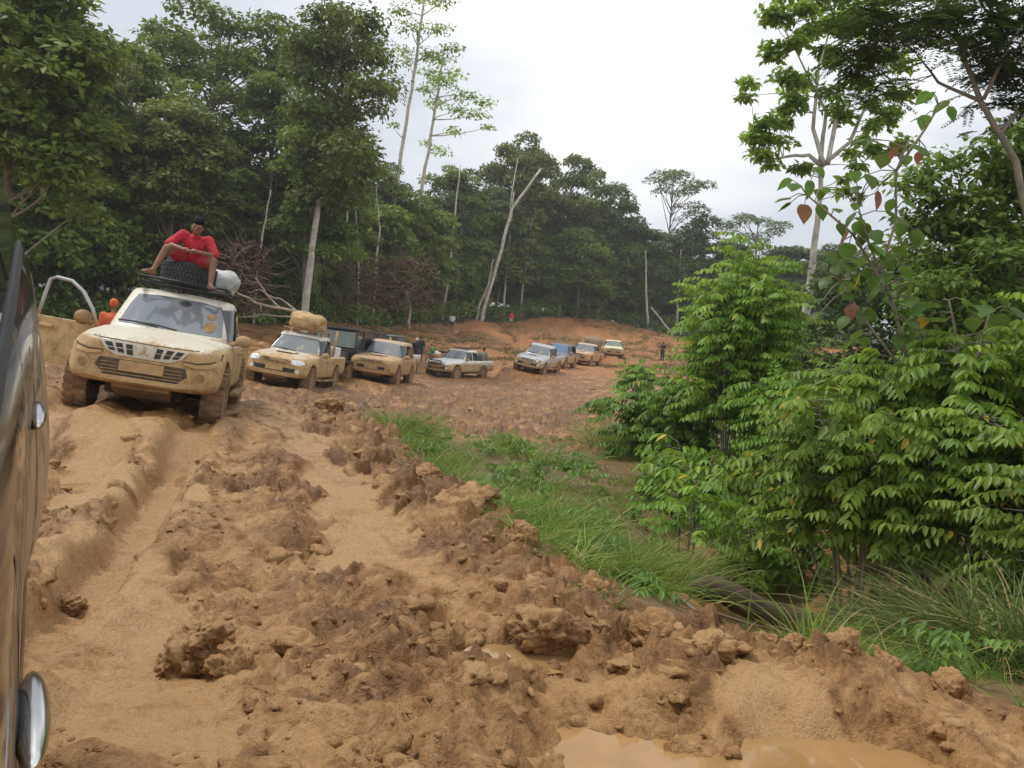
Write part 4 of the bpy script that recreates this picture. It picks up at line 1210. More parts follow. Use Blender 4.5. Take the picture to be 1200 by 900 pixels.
# --- boxy dark four-by-fours behind the second pickup
def boxcar(label, loc, rot, paint, glass, canopy=None, pillar=None):
    root = thing('boxy_off_roader', label, 'car', loc, rot, 'boxy vehicles behind the second pickup')
    MB().box((-2.05, 0, .92), (2.7, 1.7, .80)).build('body', paint, root, False, .05)
    MB().box((.05, 0, .96), (1.5, 1.25, .50)).build('bonnet', paint, root, False, .06)
    for s in (-1, 1):
        MB().box((.10, s * .72, .86), (1.25, .30, .10)).build('front_wing', paint, root, False, .03)
        MB().lathe([(.10, 0), (.10, .05), (.02, .06)], 16, 'X', (.80, s * .45, 1.0)).build('headlight', MAT['lamp'], root)
        MB().box((-.80, s * 1.0, 1.45), (.06, .2, .28)).build('mirror', MAT['black'], root, False, .02)
    gr = MB().box((.81, 0, .97), (.03, .62, .34)).build('grille', MAT['black'], root)
    for i in range(7): MB().box((.83, -.27 + .09 * i, .97), (.03, .025, .30)).build('grille_slat', MAT['black_mud'], gr)
    MB().box((.92, 0, .58), (.14, 1.65, .18)).build('bumper', MAT['black_mud'], root, False, .03)
    # cabin frame: posts, roof, panes
    for s in (-1, 1):
        MB().tube([(-.70, s * .80, 1.30), (-.86, s * .77, 2.0)], .05, 6).build('pillar', pillar or paint, root)
        MB().tube([(-1.75, s * .82, 1.30), (-1.75, s * .79, 2.0)], .05, 6).build('pillar', paint, root)
        MB().box((-1.28, s * .80, 1.66), (.86, .02, .62)).build('door_window', MAT['glass_dark'], root)
        MB().box((-2.55, s * .80, 1.66), (1.5, .03, .64)).build('side_panel', canopy or paint, root)
    MB().box((-.80, 0, 1.65), (.02, 1.48, .60), Matrix.Rotation(R(-13), 3, 'Y')).build('windscreen', MAT[glass], root)
    MB().box((-2.1, 0, 2.03), (2.62, 1.72, .08)).build('roof', canopy or paint, root, False, .03)
    MB().box((-3.36, 0, 1.66), (.05, 1.6, .66)).build('rear_panel', canopy or paint, root)
    for x in (.05, -2.5):
        for s in (-1, 1): add_wheel(root, x, s * .76, .40, .40, .25)
    return root
MAT['dark_navy'] = muddy('dark_navy', (0.02, 0.025, 0.045), 0.02, 0.3, zlo=0.5, zhi=0.9)
MAT['dark_black'] = muddy('dark_black', (0.015, 0.015, 0.018), 0.08, 0.3, zlo=0.5, zhi=1.0)
boxcar('black boxy off-roader with pale green reflection painted on its windscreen behind the second pickup', *pose('a'), MAT['dark_black'], 'glass_green_reflection')
boxcar('tall navy boxy off-roader, darkest in the queue, behind the black one', *pose('b'), MAT['dark_navy'], 'glass_dark')
boxcar('boxy off-roader with blue windscreen, yellow pillars and grey canvas canopy', *pose('c'), MAT['dark_navy'], 'glass_blue', canopy=plain('grey_canvas', (0.15, 0.15, 0.14), 0.8, var=0.25), pillar=plain('yellow_paint', (0.62, 0.55, 0.16), 0.5))

# --- motorcycle
def motorcycle(label, loc, rz):
    root = thing('motorcycle', label, 'motorcycle', loc, (0, 0, rz))
    for x in (.62, -.62):
        w = link('wheel', MB().lathe([(.24, -.05), (.29, -.06), (.31, 0), (.29, .06), (.24, .05)], 24, 'Y', closed=True).mesh('w', True), MAT['tyre_mud'], root); w.location = (x, 0, .31)
        sp_ = MB()
        for i in range(5): sp_.tube([(0, 0, 0), (.25 * math.cos(i * 1.2566), 0, .25 * math.sin(i * 1.2566))], .012, 5)
        sp_.build('spokes', MAT['rim_mud'], w)
    MB().tube([(.62, 0, .31), (.42, 0, .95)], .035, 6).build('fork', MAT['black'], root)
    MB().tube([(.40, -.33, 1.02), (.42, 0, .98), (.40, .33, 1.02)], .018, 6).build('handlebar', MAT['black'], root)
    for s in (-1, 1): MB().tube([(.40, s * .25, 1.02), (.38, s * .28, 1.18)], .01, 5).ball((.38, s * .29, 1.2), (.02, .05, .035), 8, 5).build('mirror', MAT['black'], root)
    MB().ball((.40, 0, .85), (.16, .16, .22), 10, 8).build('front_fairing', plain('green_plastic', (0.04, 0.25, 0.09), 0.35), root, True)
    MB().ball((.05, 0, .68), (.34, .12, .14), 10, 8).build('side_fairing', MAT['white_paint'], root, True)
    MB().ball((-.35, 0, .80), (.45, .13, .08), 10, 6).build('seat', MAT['black'], root, True)
    MB().box((.05, 0, .42), (.34, .2, .24)).build('engine', MAT['black_mud'], root, False, .04)
    MB().tube([(.62, 0, .31), (-.1, 0, .35), (-.62, 0, .31)], .03, 6).build('frame', MAT['black'], root)
    MB().ball((.62, 0, .66), (.26, .07, .05), 10, 6).build('mudguard', plain('green_guard', (0.04, 0.25, 0.09), 0.35), root, True)
    return root
_mp = on_ground(512, 55)
motorcycle('green and white motorcycle parked behind the oblique white pickup', (_mp[0], _mp[1], _mp[2] + .25), R(-140))

# ------------------------------------------------------------------ plants
MAT['scrub'] = leafmat('scrub', (0.07, 0.065, 0.02), (0.13, 0.11, 0.035), (0.20, 0.17, 0.06), 0.3, 0.7, old=(0.28, 0.2, 0.09))
def unit(a): return a / (np.linalg.norm(a, axis=-1, keepdims=True) + 1e-9)
class Leaves:
    def __init__(s): s.V = []; s.F4 = []; s.val = []; s.n = 0
    def kites(s, pos, d, nrm, L_, W_, val, fold=0.15, wide=0.45):
        """one four-cornered leaf each: base, left, tip, right, folded along the rib"""
        d = unit(d); side = unit(np.cross(d, nrm)); nn = unit(np.cross(side, d))
        L_ = np.broadcast_to(L_, (len(pos),))[:, None]; W_ = np.broadcast_to(W_, (len(pos),))[:, None]
        a = pos; b = pos + d * L_ * wide + side * W_ / 2 + nn * W_ * fold; c = pos + d * L_ - nn * L_ * 0.12; e = pos + d * L_ * wide - side * W_ / 2 + nn * W_ * fold
        n = len(pos)
        s.V.append(np.stack([a, b, c, e], 1).reshape(-1, 3))
        i = s.n + np.arange(n)[:, None] * 4
        s.F4.append(i + np.array([0, 1, 2, 3])); s.n += 4 * n
        s.val.append(np.repeat(val, 4))
    def blades(s, pos, d, nrm, L_, W_, val, fold=0.12, droop=0.18):
        """six-cornered pointed leaflets"""
        d = unit(d); side = unit(np.cross(d, nrm)); nn = unit(np.cross(side, d))
        L_ = np.broadcast_to(L_, (len(pos),))[:, None]; W_ = np.broadcast_to(W_, (len(pos),))[:, None]
        p = [pos]
        for t, w in ((.30, .46), (.66, .40)):
            p.append(pos + d * L_ * t + side * W_ * w + nn * (W_ * fold - L_ * droop * t * t))
        p.append(pos + d * L_ - nn * L_ * droop)
        for t, w in ((.66, .40), (.30, .46)):
            p.append(pos + d * L_ * t - side * W_ * w + nn * (W_ * fold - L_ * droop * t * t))
        n = len(pos)
        s.V.append(np.stack(p, 1).reshape(-1, 3))
        i = s.n + np.arange(n)[:, None] * 6
        s.F4.append(i + np.array([0, 1, 2, 3])); s.F4.append(i + np.array([3, 4, 5, 0])); s.n += 6 * n
        s.val.append(np.repeat(val, 6))
    def strips(s, base, d0, L_, W_, bend, val, seg=4):
        """grass blades: base points, initial direction, bending towards 'bend' (horizontal drift plus gravity)"""
        n = len(base); L_ = np.broadcast_to(L_, (n,))[:, None]; W_ = np.broadcast_to(W_, (n,))[:, None]
        side = unit(np.cross(d0, rng.normal(size=(n, 3))))
        rows = []
        p = base.copy(); d = unit(d0)
        for k in range(seg + 1):
            w = W_ * (1 - (k / seg) ** 1.6) * 0.5 + 0.0004
            rows.append(p - side * w); rows.append(p + side * w)
            d = unit(d + bend / seg); p = p + d * L_ / seg
        s.V.append(np.stack(rows, 1).reshape(-1, 3))
        i = s.n + np.arange(n)[:, None] * (2 * (seg + 1))
        for k in range(seg): s.F4.append(i + np.array([2 * k, 2 * k + 1, 2 * k + 3, 2 * k + 2]))
        s.n += n * 2 * (seg + 1)
        s.val.append(np.repeat(val, 2 * (seg + 1)))
    def mesh(s, name): return mesh_np(name, np.vstack(s.V), np.vstack(s.F4), {'v': np.concatenate(s.val)})

def dirs(n, rs, zmin=-1.0):
    z = rs.uniform(zmin, 1, n); t = rs.uniform(0, 2 * np.pi, n); r_ = np.sqrt(1 - z * z)
    return np.stack([r_ * np.cos(t), r_ * np.sin(t), z], 1)
def bent(p0, p1, n, sag, rs):
    p0 = np.array(p0, float); p1 = np.array(p1, float)
    t = np.linspace(0, 1, n)[:, None]
    off = rs.normal(size=3) * sag * np.linalg.norm(p1 - p0)
    return p0 + (p1 - p0) * t + off * np.sin(np.pi * t)

def clump_leaves(lv, c, rad, n, size, rs, flat=0.55, zmin=-0.35, shell=(0.55, 1.05), base_val=None, up=0.55, aspect=0.5):
    d = dirs(n, rs, zmin)
    rr = rs.uniform(shell[0], shell[1], n)[:, None]
    pos = c + d * rr * np.array([rad, rad, rad * flat])
    nrm = unit(d * 0.55 + np.array([0, 0, up]) + rs.normal(size=(n, 3)) * 0.45)
    ax = unit(np.cross(nrm, rs.normal(size=(n, 3)))) + d * 0.5 + np.array([0, 0, -0.25])
    bv = rs.uniform(0.15, 0.7) if base_val is None else base_val
    sz = size * rs.uniform(0.6, 1.35, n)
    lv.kites(pos, ax, nrm, sz, sz * aspect, np.clip(bv + rs.normal(size=n) * 0.16, 0, 1), fold=0.12)

def make_tree(seed, H=20.0, base=0.35, rx=4.2, n=34, cr=1.5, lpc=230, size=0.36, kind='broad', tr=0.2, bark='bark_grey', leaf='leaf_forest', lean=0.02, limb_every=2):
    """returns (trunk mesh, crown mesh)"""
    rs = np.random.default_rng(seed)
    lv = Leaves(); tb = MB()
    random.seed(seed)
    top = np.array([rs.normal() * lean * H, rs.normal() * lean * H, H * 0.93])
    tp = bent((0, 0, -0.4), top, 9, 0.02, rs)
    tb.tube(tp, list(np.linspace(tr, tr * 0.25, 9)), 8, False)
    def on_trunk(t): 
        i = t * 8; k = int(min(i, 7)); return tp[k] + (tp[k + 1] - tp[k]) * (i - k)
    cz0 = H * base
    C = []
    for i in range(n):
        if kind == 'broad':
            d = dirs(1, rs, -0.6)[0]; q = rs.uniform(0.45, 1.0)
            c = np.array([d[0] * rx * q, d[1] * rx * q, (cz0 + H) / 2 + d[2] * (H - cz0) / 2 * q])
        elif kind == 'column':
            z = cz0 + (H - cz0) * rs.random() ** 0.9; q = rx * (0.75 + 0.25 * math.sin(z * 1.1 + seed)) * (1 - 0.55 * ((z - cz0) / (H - cz0)) ** 3)
            a = rs.uniform(0, 6.28); c = np.array([math.cos(a) * q * rs.uniform(.35, 1), math.sin(a) * q * rs.uniform(.35, 1), z])
        elif kind == 'umbrella':
            a = rs.uniform(0, 6.28); q = rx * math.sqrt(rs.random()); c = np.array([math.cos(a) * q, math.sin(a) * q, H - (H - cz0) * (0.25 * (q / rx) ** 2 + rs.uniform(0, .75) ** 1.6)])
        else:   # tiers: flat sprays at branch ends
            z = cz0 + (H - cz0) * rs.random(); a = rs.uniform(0, 6.28); q = rx * rs.uniform(.3, 1) * (1 - 0.5 * ((z - cz0) / (H - cz0)))
            c = np.array([math.cos(a) * q, math.sin(a) * q, z])
        tt = np.clip(c[2] / (H * 0.93), 0, 1)
        c[:2] += top[:2] * tt
        C.append(c)
        r_ = cr * rs.uniform(0.65, 1.3)
        flat = {'broad': .6, 'column': .75, 'umbrella': .42, 'tiers': .30}[kind]
        clump_leaves(lv, c, r_, int(lpc * (r_ / cr) ** 2), size, rs, flat, up={'tiers': 1.0, 'umbrella': .8}.get(kind, .55))
        if i % limb_every == 0:
            t0 = np.clip(tt - rs.uniform(0.08, 0.22), 0.1, 0.95)
            b = bent(on_trunk(t0), c, 5, 0.08, rs)
            tb.tube(b, list(np.linspace(tr * 0.32, tr * 0.07, 5)), 5, False)
    return tb.mesh('trunk', True), lv.mesh('crown')

ARCH = {}
def arch(key, **kw):
    bark = kw.pop('barkm', 'bark_grey'); leaf = kw.pop('leafm', 'leaf_forest')
    t, c = make_tree(**kw)
    t.materials.append(MAT[bark]); c.materials.append(MAT[leaf])
    H_ = max(v.co.z for v in c.vertices)
    ARCH[key] = (t, c, H_)
arch('broad_a', seed=1, H=20, base=.22, rx=4.3, n=64, cr=1.35, lpc=260, size=.42)
arch('broad_b', seed=2, H=20, base=.30, rx=4.8, n=60, cr=1.5, lpc=280, size=.44, leafm='leaf_forest_b')
arch('broad_c', seed=3, H=20, base=.42, rx=3.6, n=50, cr=1.25, lpc=260, size=.40)
arch('column_a', seed=4, H=20, base=.10, rx=2.6, n=70, cr=1.15, lpc=240, size=.40)
arch('column_b', seed=5, H=20, base=.16, rx=3.0, n=66, cr=1.3, lpc=240, size=.42, leafm='leaf_forest_b')
arch('umbrella_a', seed=6, H=20, base=.55, rx=4.6, n=42, cr=1.35, lpc=230, size=.38, kind='umbrella', limb_every=1)
arch('tiers_a', seed=7, H=20, base=.45, rx=4.2, n=46, cr=1.35, lpc=190, size=.36, kind='tiers', limb_every=1, leafm='leaf_open')
arch('airy', seed=8, H=20, base=.62, rx=4.0, n=22, cr=1.2, lpc=130, size=.34, kind='umbrella', limb_every=1, leafm='leaf_far')
arch('far_a', seed=9, H=20, base=.18, rx=4.6, n=56, cr=1.6, lpc=200, size=.56, leafm='leaf_far')
arch('far_b', seed=10, H=20, base=.28, rx=4.0, n=50, cr=1.5, lpc=200, size=.54, leafm='leaf_far')
arch('under_a', seed=11, H=9, base=.05, rx=2.6, n=46, cr=.95, lpc=200, size=.34, tr=.10)
arch('under_b', seed=12, H=9, base=.12, rx=2.2, n=40, cr=.9, lpc=190, size=.34, tr=.10, leafm='leaf_forest_b', kind='column')
arch('bush_a', seed=13, H=4, base=.0, rx=2.0, n=34, cr=.7, lpc=170, size=.22, tr=.05)
def edge_d(px): return float(np.interp(px, [-400, -100, 100, 300, 400, 480, 560, 640, 720, 900, 1000, 1600], [24, 32, 44, 50, 62, 78, 93, 105, 110, 113, 113, 60]))
ZONES = ((-9999, 60, 'at the far left behind the near car'), (60, 160, 'behind the open pickup door'), (160, 260, 'behind the seated man'), (260, 345, 'behind the pale fallen branches'), (345, 430, 'behind the tarpaulin bundle'), (430, 520, 'behind the boxy cars and slender trunks'),
         (520, 600, 'behind the oblique white pickup'), (600, 690, 'above the tilted silver pickup'), (690, 780, 'above the last cars of the queue'), (780, 870, 'at the right end of the bank'), (870, 960, 'behind the pale-barked trunk'), (960, 9999, 'behind the dark right-hand trees'))
def zone(px): return next(z for a_, b_, z in ZONES if a_ <= px < b_)
def tree_at(key, px, top, depth, label, group=None, wide=1.0, rz=None, name='rainforest_tree', base=None, shear=None):
    t, c, H_ = ARCH[key]
    q = P(px, top, depth)
    z0 = gz_at(q[0], q[1]) - 0.15
    s = (q[2] - z0) / H_
    o = thing(name, label, 'tree', (q[0], q[1], z0), (0, 0, rz if rz is not None else random.uniform(0, 6.28)), group)
    o.scale = (s * wide, s * wide, s)
    link('trunk', t, None, o); link('crown', c, None, o)
    return o
random.seed(11)
# trees one can tell apart along the skyline
tree_at('column_b', 12, -70, 27, 'dark tree leaning in at the far left edge, cut by the frame top', wide=1.25)
tree_at('broad_b', 75, 22, 46, 'domed dark-green tree left of the skyline notch, above the car door', wide=1.1)
tree_at('broad_a', 155, 38, 50, 'rounded vine-draped tree on the upper left skyline', wide=1.05)
tree_at('column_b', 205, 105, 47, 'squat leafy tree below the left skyline, right of the rounded one', wide=1.3)
tree_at('umbrella_a', 268, 3, 60, 'open-crowned tree with layered limbs against the sky at upper left', wide=1.12, rz=.6)
tree_at('broad_c', 332, 75, 56, 'leafy tree filling the gap between the open crown and the big dense crown', wide=1.1)
#tree_at('broad_a', 402, 4, 54, 'tallest dense round-crowned tree standing left of the two slender trunks', wide=.80, rz=1.0)
tree_at('column_a', 375, 110, 52, 'tall narrow tree draped with leaves under the big dense crown', wide=1.25)
tree_at('broad_b', 455, 190, edge_d(455) + 4, 'mid-height tree behind the two slender pale trunks', wide=1.1)
tree_at('broad_c', 545, 190, edge_d(545) + 4, 'leafy tree just right of the two slender trunks', wide=1.15)
tree_at('broad_b', 620, 150, edge_d(620) + 4, 'broad crowned tree at the middle of the skyline with dead fork before it', wide=.95)
tree_at('broad_a', 672, 175, edge_d(672) + 4, 'dark domed tree stepping down right of the middle crown', wide=1.0)
tree_at('far_a', 722, 212, edge_d(722) + 4, 'rounded tree where the skyline falls towards the right', wide=1.05)
tree_at('airy', 782, 196, edge_d(782) + 4, 'thin feathery tree poking up alone from the right skyline', wide=1.0)
tree_at('far_b', 760, 262, edge_d(760) + 4, 'low crowned tree under the feathery tree', wide=1.3)
tree_at('far_a', 830, 250, edge_d(830) + 4, 'rounded far tree right of the feathery tree', wide=1.2)
tree_at('airy', 895, 250, edge_d(895) + 4, 'open far crown with sky gaps left of the pale trunk', wide=1.5)
tree_at('far_b', 940, 285, edge_d(940) + 4, 'far low tree seen behind the pale trunk', wide=1.5)
# the forest wall behind and between them
G = 'trees of the forest wall'
LB = 'leafy rainforest tree in the unbroken forest wall behind the clearing'
for i, (px, top, d) in enumerate(((-70, 10, 36), (-20, 70, 48), (35, 90, 52), (100, 110, 54), (140, 120, 58), (185, 150, 60), (235, 170, 54), (285, 150, 62), (350, 170, 66), (425, 200, 68), (500, 235, 76), (520, 225, 80), (580, 215, 82), (640, 225, 90), (690, 235, 96), (735, 265, 104), (800, 275, 112), (860, 280, 118), (910, 290, 122),
                                  (980, 285, 118), (1030, 300, 108), (1080, 290, 96), (1140, 280, 90), (1200, 260, 80), (-140, 40, 42), (-220, 20, 50), (1280, 240, 70))):
    d = max(d, edge_d(px) + 7) if px < 1000 else d
    tree_at(['broad_a', 'column_b', 'broad_c', 'broad_b', 'column_a'][i % 5] if d < 85 else ['far_a', 'far_b'][i % 2], px, top, d, 'tall leafy rainforest tree ' + zone(px), G, wide=random.uniform(1.0, 1.35))
random.seed(21)
for i in range(34):
    px = -110 + i * 33 + random.uniform(-10, 10)
    d = edge_d(px) + 3 + random.uniform(0, 6)
    top = float(np.interp(px, [-100, 0, 150, 250, 400, 480, 600, 750, 1000], [90, 110, 140, 180, 190, 255, 235, 285, 315])) + random.uniform(-15, 25)
    tree_at(('column_a', 'column_b', 'broad_a')[i % 3] if d < 80 else ('far_a', 'far_b')[i % 2], px, top, d, 'leaf-draped forest tree low in the canopy ' + zone(px), G, wide=random.uniform(1.3, 1.7))
GU = 'understory trees at the forest foot'
LU = 'low understory tree filling the foot of the forest wall'
for i in range(44):
    px = -90 + i * 24 + random.uniform(-8, 8)
    d = edge_d(px) + random.uniform(-.5, 5)
    top = np.interp(px, [-100, 0, 200, 400, 600, 800, 1000], [190, 190, 235, 255, 270, 310, 335]) + random.uniform(-25, 30)
    tree_at(('under_a', 'under_b')[i % 2], px, top, d, 'low understory tree at the forest foot ' + zone(px), GU, wide=random.uniform(.9, 1.3), name='understory_tree')
random.seed(31)
for i in range(34):
    px = 380 + i * 19 + random.uniform(-6, 6); d = edge_d(px) + random.uniform(7, 16)
    top = float(np.interp(px, [380, 600, 800, 1000], [270, 285, 318, 340])) + random.uniform(-14, 18)
    tree_at(('under_a', 'under_b')[i % 2], px, top, d, 'shadowed understory tree deeper in the forest ' + zone(px), 'understory trees deeper in the forest', wide=random.uniform(1.2, 1.7), name='understory_tree')
for i in range(30):
    px = 330 + i * 22 + random.uniform(-6, 6); d = edge_d(px) + random.uniform(9, 20)
    top = float(np.interp(px, [330, 600, 800, 1000], [315, 322, 348, 360])) + random.uniform(-8, 12)
    tree_at('bush_a', px, top, d, 'dark thicket bush deep between the trunks ' + zone(px), 'bushes deep in the forest', wide=random.uniform(1.2, 1.8), name='thicket_bush')
for i in range(18):
    px = 540 + i * 11 + random.uniform(-4, 4); d = edge_d(px) + random.uniform(14, 32)
    tree_at(('under_a', 'under_b')[i % 2], px, random.uniform(292, 318), d, 'shadowed understory tree far inside the forest ' + zone(px), 'understory trees far inside the forest', wide=random.uniform(1.5, 2.1), name='understory_tree')
# undergrowth along the forest edge: one uncountable mass
lv = Leaves(); rs = np.random.default_rng(5)
for i in range(520):
    px = rs.uniform(-120, 1000); d = edge_d(px) + rs.uniform(-1.5, 4)
    q = P(px, 380, d); z = gz_at(q[0], q[1]); r_ = rs.uniform(.5, 1.25)
    clump_leaves(lv, np.array([q[0], q[1], z + rs.uniform(0, 1.2)]), r_, int(75 * r_), .30, rs, .8)
tag(link('undergrowth', lv.mesh('undergrowth'), MAT['leaf_forest']), 'dense dark undergrowth along the foot of the forest', 'undergrowth', kind='stuff')

# pale bare trunks standing in front of the forest
def pole(label, pts, d, r0, r1, bark='bark_pale', group=None, name='bare_trunk', limbs=(), cat='tree trunk', sink=True):
    """trunk along photograph pixels at one depth"""
    W = [P(x, y, d) for x, y in pts]
    z = gz_at(W[0][0], W[0][1]) - 0.2
    if sink and W[0][2] > z: W = [np.array([W[0][0] + (W[0][0] - W[1][0]) * .1, W[0][1], z])] + W
    rs = np.random.default_rng(int(pts[0][0]) + 3)
    fine = []
    for a, b in zip(W[:-1], W[1:]):
        for k in range(4): fine.append(a + (b - a) * k / 4 + rs.normal(size=3) * r0 * .18)
    fine.append(W[-1])
    m = MB().tube(fine, list(np.linspace(r0, r1, len(fine))), 7)
    for lp in limbs:
        L_ = [P(x, y, d) for x, y in lp]; m.tube(L_, list(np.linspace(r1 * .9, r1 * .3, len(L_))), 5)
    o = m.build(name, MAT[bark], None, True)
    return tag(o, label, cat, group)
#pole('thick straight pale trunk rising behind the front pickup', [(357, 362), (366, 290), (378, 200), (388, 125)], 49, .25, .12)
pole('forked grey trunk above the middle of the clearing', [(566, 365), (588, 290), (600, 245), (634, 198)], 92, .24, .12, limbs=[[(597, 255), (600, 225), (607, 185)]])
for lb, pts, d, r_ in (('thin white trunk behind the tarpaulin bundle', [(398, 360), (403, 310), (408, 240)], 52, .12), ('pale crooked sapling trunk between the bundle and the forest', [(441, 305), (445, 270), (443, 245)], 54, .09),
                       ('slim pale stem left of the front pickup load', [(300, 330), (305, 290), (311, 258)], 47, .09), ('thin pole behind the seated man', [(203, 275), (207, 250), (209, 228)], 44, .08),
                       ('slender grey trunk left of the forked trunk', [(518, 372), (525, 330), (532, 265)], 64, .14), ('leaning dead stem near the forked trunk base', [(561, 360), (572, 335), (575, 320)], 66, .14),
                       ('pale trunk at the far bank edge', [(655, 372), (658, 330), (665, 300)], 98, .16), ('white trunk at the right end of the forest', [(759, 385), (757, 340), (757, 318)], 104, .2),
                       ('bare white trunk right end next to the leaning pole', [(793, 388), (794, 355), (796, 325)], 103, .2), ('curved pale sapling above the boxy cars', [(482, 382), (481, 350), (473, 335)], 62, .09),
                       ('thin dark-stained trunk behind the middle of the clearing', [(590, 372), (592, 330), (597, 280)], 74, .14), ('short pale stem among the understory left of the man', [(170, 330), (160, 310), (158, 290)], 42, .07),
                       ('straight thin trunk at mid forest between two crowns', [(610, 374), (612, 340), (618, 300)], 86, .13), ('grey trunk pair member near the sapling on the bank', [(700, 378), (702, 340), (705, 312)], 100, .15),
                       ('slim trunk right of the thick straight one', [(420, 340), (420, 300), (418, 265)], 55, .08)):
    dx, dy = pts[-1][0] - pts[-2][0], pts[-1][1] - pts[-2][1]
    pole(lb, pts + [(pts[-1][0] + dx * 1.1, pts[-1][1] + dy * 1.1)], edge_d(pts[0][0]) + (1.8 if int(pts[0][0]) % 3 else -1.0), r_ * edge_d(pts[0][0]) / d, r_ * .3 * edge_d(pts[0][0]) / d)
pole('pale pole leaning against the forest edge at right', [(787, 390), (775, 375), (763, 360)], 108, .15, .1, name='leaning_pole')
# the two slender emergents with tiered crowns
def slender(label, pts, d, r0, sprays, seed, leaf='leaf_open'):
    rs = np.random.default_rng(seed)
    W = [P(x, y, d) for x, y in pts]
    z = gz_at(W[0][0], W[0][1]) - .2
    root = thing('slender_tree', label, 'tree', (W[0][0], W[0][1], z))
    o0 = np.array([W[0][0], W[0][1], z])
    line = [o0 * 0] + [w - o0 for w in W]
    fine = []
    for a, b in zip(line[:-1], line[1:]):
        for k in range(5): fine.append(a + (b - a) * k / 5 + rs.normal(size=3) * r0 * .1)
    fine.append(line[-1])
    tb = MB().tube(fine, list(np.linspace(r0, r0 * .3, len(fine))), 8)
    lv = Leaves()
    for sx, sy, r_, n in sprays:
        r_ = r_ * 1.3; n = int(n * 1.7); c = P(sx, sy, d) - o0 + np.array([0, rs.normal() * 1.0, 0])
        j = int(np.argmin([abs(f[2] - (c[2] - .8)) for f in fine]))
        tb.tube(bent(fine[j], c, 5, .08, rs), list(np.linspace(r0 * .25, r0 * .06, 5)), 5)
        clump_leaves(lv, c, r_, n, .34, rs, .42, zmin=-.6, shell=(.2, 1.05), up=.8)
    tb.build('trunk', MAT['bark_pale'], root, True); link('crown', lv.mesh('crown'), MAT[leaf], root)
slender('left of two slender pale-trunked trees, its tufted crown cut by the top edge', [(455, 300), (470, 180), (485, 90), (497, 0), (500, -40)], 76, .24,
        [(497, -10, 1.6, 150), (470, 15, 1.1, 90), (520, 10, 1.2, 100), (485, 40, 1.3, 110), (515, 40, 1.1, 90), (470, 55, .9, 70), (530, 62, 1.0, 70), (505, 68, 1.1, 90), (478, 75, .8, 50), (462, 148, .5, 30), (495, -45, 1.8, 160)], 31)
slender('right of two slender pale-trunked trees, flat leafy boughs reaching right', [(475, 345), (492, 235), (508, 140), (518, 75)], 78, .27,
        [(515, 70, 1.2, 130), (505, 88, 1.0, 90), (530, 85, 1.0, 80), (520, 105, 1.2, 130), (545, 112, 1.2, 110), (568, 122, .9, 70), (510, 118, .9, 80), (538, 135, 1.1, 90), (560, 140, 1.0, 70), (572, 150, .6, 40), (495, 102, .7, 50), (530, 150, .8, 50), (500, 165, .6, 40), (515, 172, .9, 60)], 32)

# dead brush heaps and fallen limbs at the forest foot
def brush(label, px0, px1, py0, py1, d, n, seed):
    rs = np.random.default_rng(seed); m = MB(); random.seed(seed)
    for i in range(n):
        a = P(rs.uniform(px0, px1), rs.uniform(py0, py1), d + rs.uniform(-1.5, 1.5)); dr_ = dirs(1, rs, -.5)[0] * np.array([1, .6, .8])
        b = a + dr_ * rs.uniform(.8, 2.6); m.tube(bent(a, b, 4, .15, rs), [.03, .025, .018, .008], 4, False)
    lv = Leaves()
    o = m.build('brush_heap', MAT['dead_twig'])
    tag(o, label, 'brush heap')
    for i in range(24):
        clump_leaves(lv, P(rs.uniform(px0, px1), rs.uniform(py0, py1), d), .7, 50, .28, rs, .7)
    link('dry_leaves', lv.mesh('dry_leaves'), MAT['dead_leaf'], o)
MAT['dead_leaf'] = leafmat('dead_leaf', (0.06, 0.035, 0.024), (0.11, 0.065, 0.042), (0.18, 0.11, 0.07), 0.2, 0.8)
brush('brown heap of dead brush below the slender trees', 400, 505, 305, 362, 60, 260, 41)
brush('brown dead branches heaped behind the front pickup load', 262, 305, 290, 365, 44, 150, 42)
def limb(label, pts, d, r0, seed):
    rs = np.random.default_rng(seed); m = MB()
    for k, line in enumerate(pts):
        W = [P(x, y, d + .1 * k) for x, y in line]
        fine = []
        for a, b in zip(W[:-1], W[1:]):
            for j in range(3): fine.append(a + (b - a) * j / 3 + rs.normal(size=3) * r0 * .4)
        fine.append(W[-1]); m.tube(fine, list(np.linspace(r0 * (1 if k == 0 else .55), r0 * .25, len(fine))), 6)
    tag(m.build('fallen_branch', MAT['dead_wood'], None, True), label, 'fallen branch')
limb('pale fallen branches lying behind the front pickup', [[(362, 368), (330, 362), (300, 355), (275, 340), (262, 335)], [(330, 362), (312, 345), (300, 325)], [(345, 372), (310, 368), (280, 372)], [(305, 356), (306, 366)], [(350, 366), (328, 350), (305, 340), (290, 342)]], 43, .10, 1)
limb('curved pale dead sapling arching over the brush heap', [[(480, 385), (481, 360), (475, 340), (465, 328), (455, 318)], [(478, 345), (490, 330)]], 60, .11, 2)

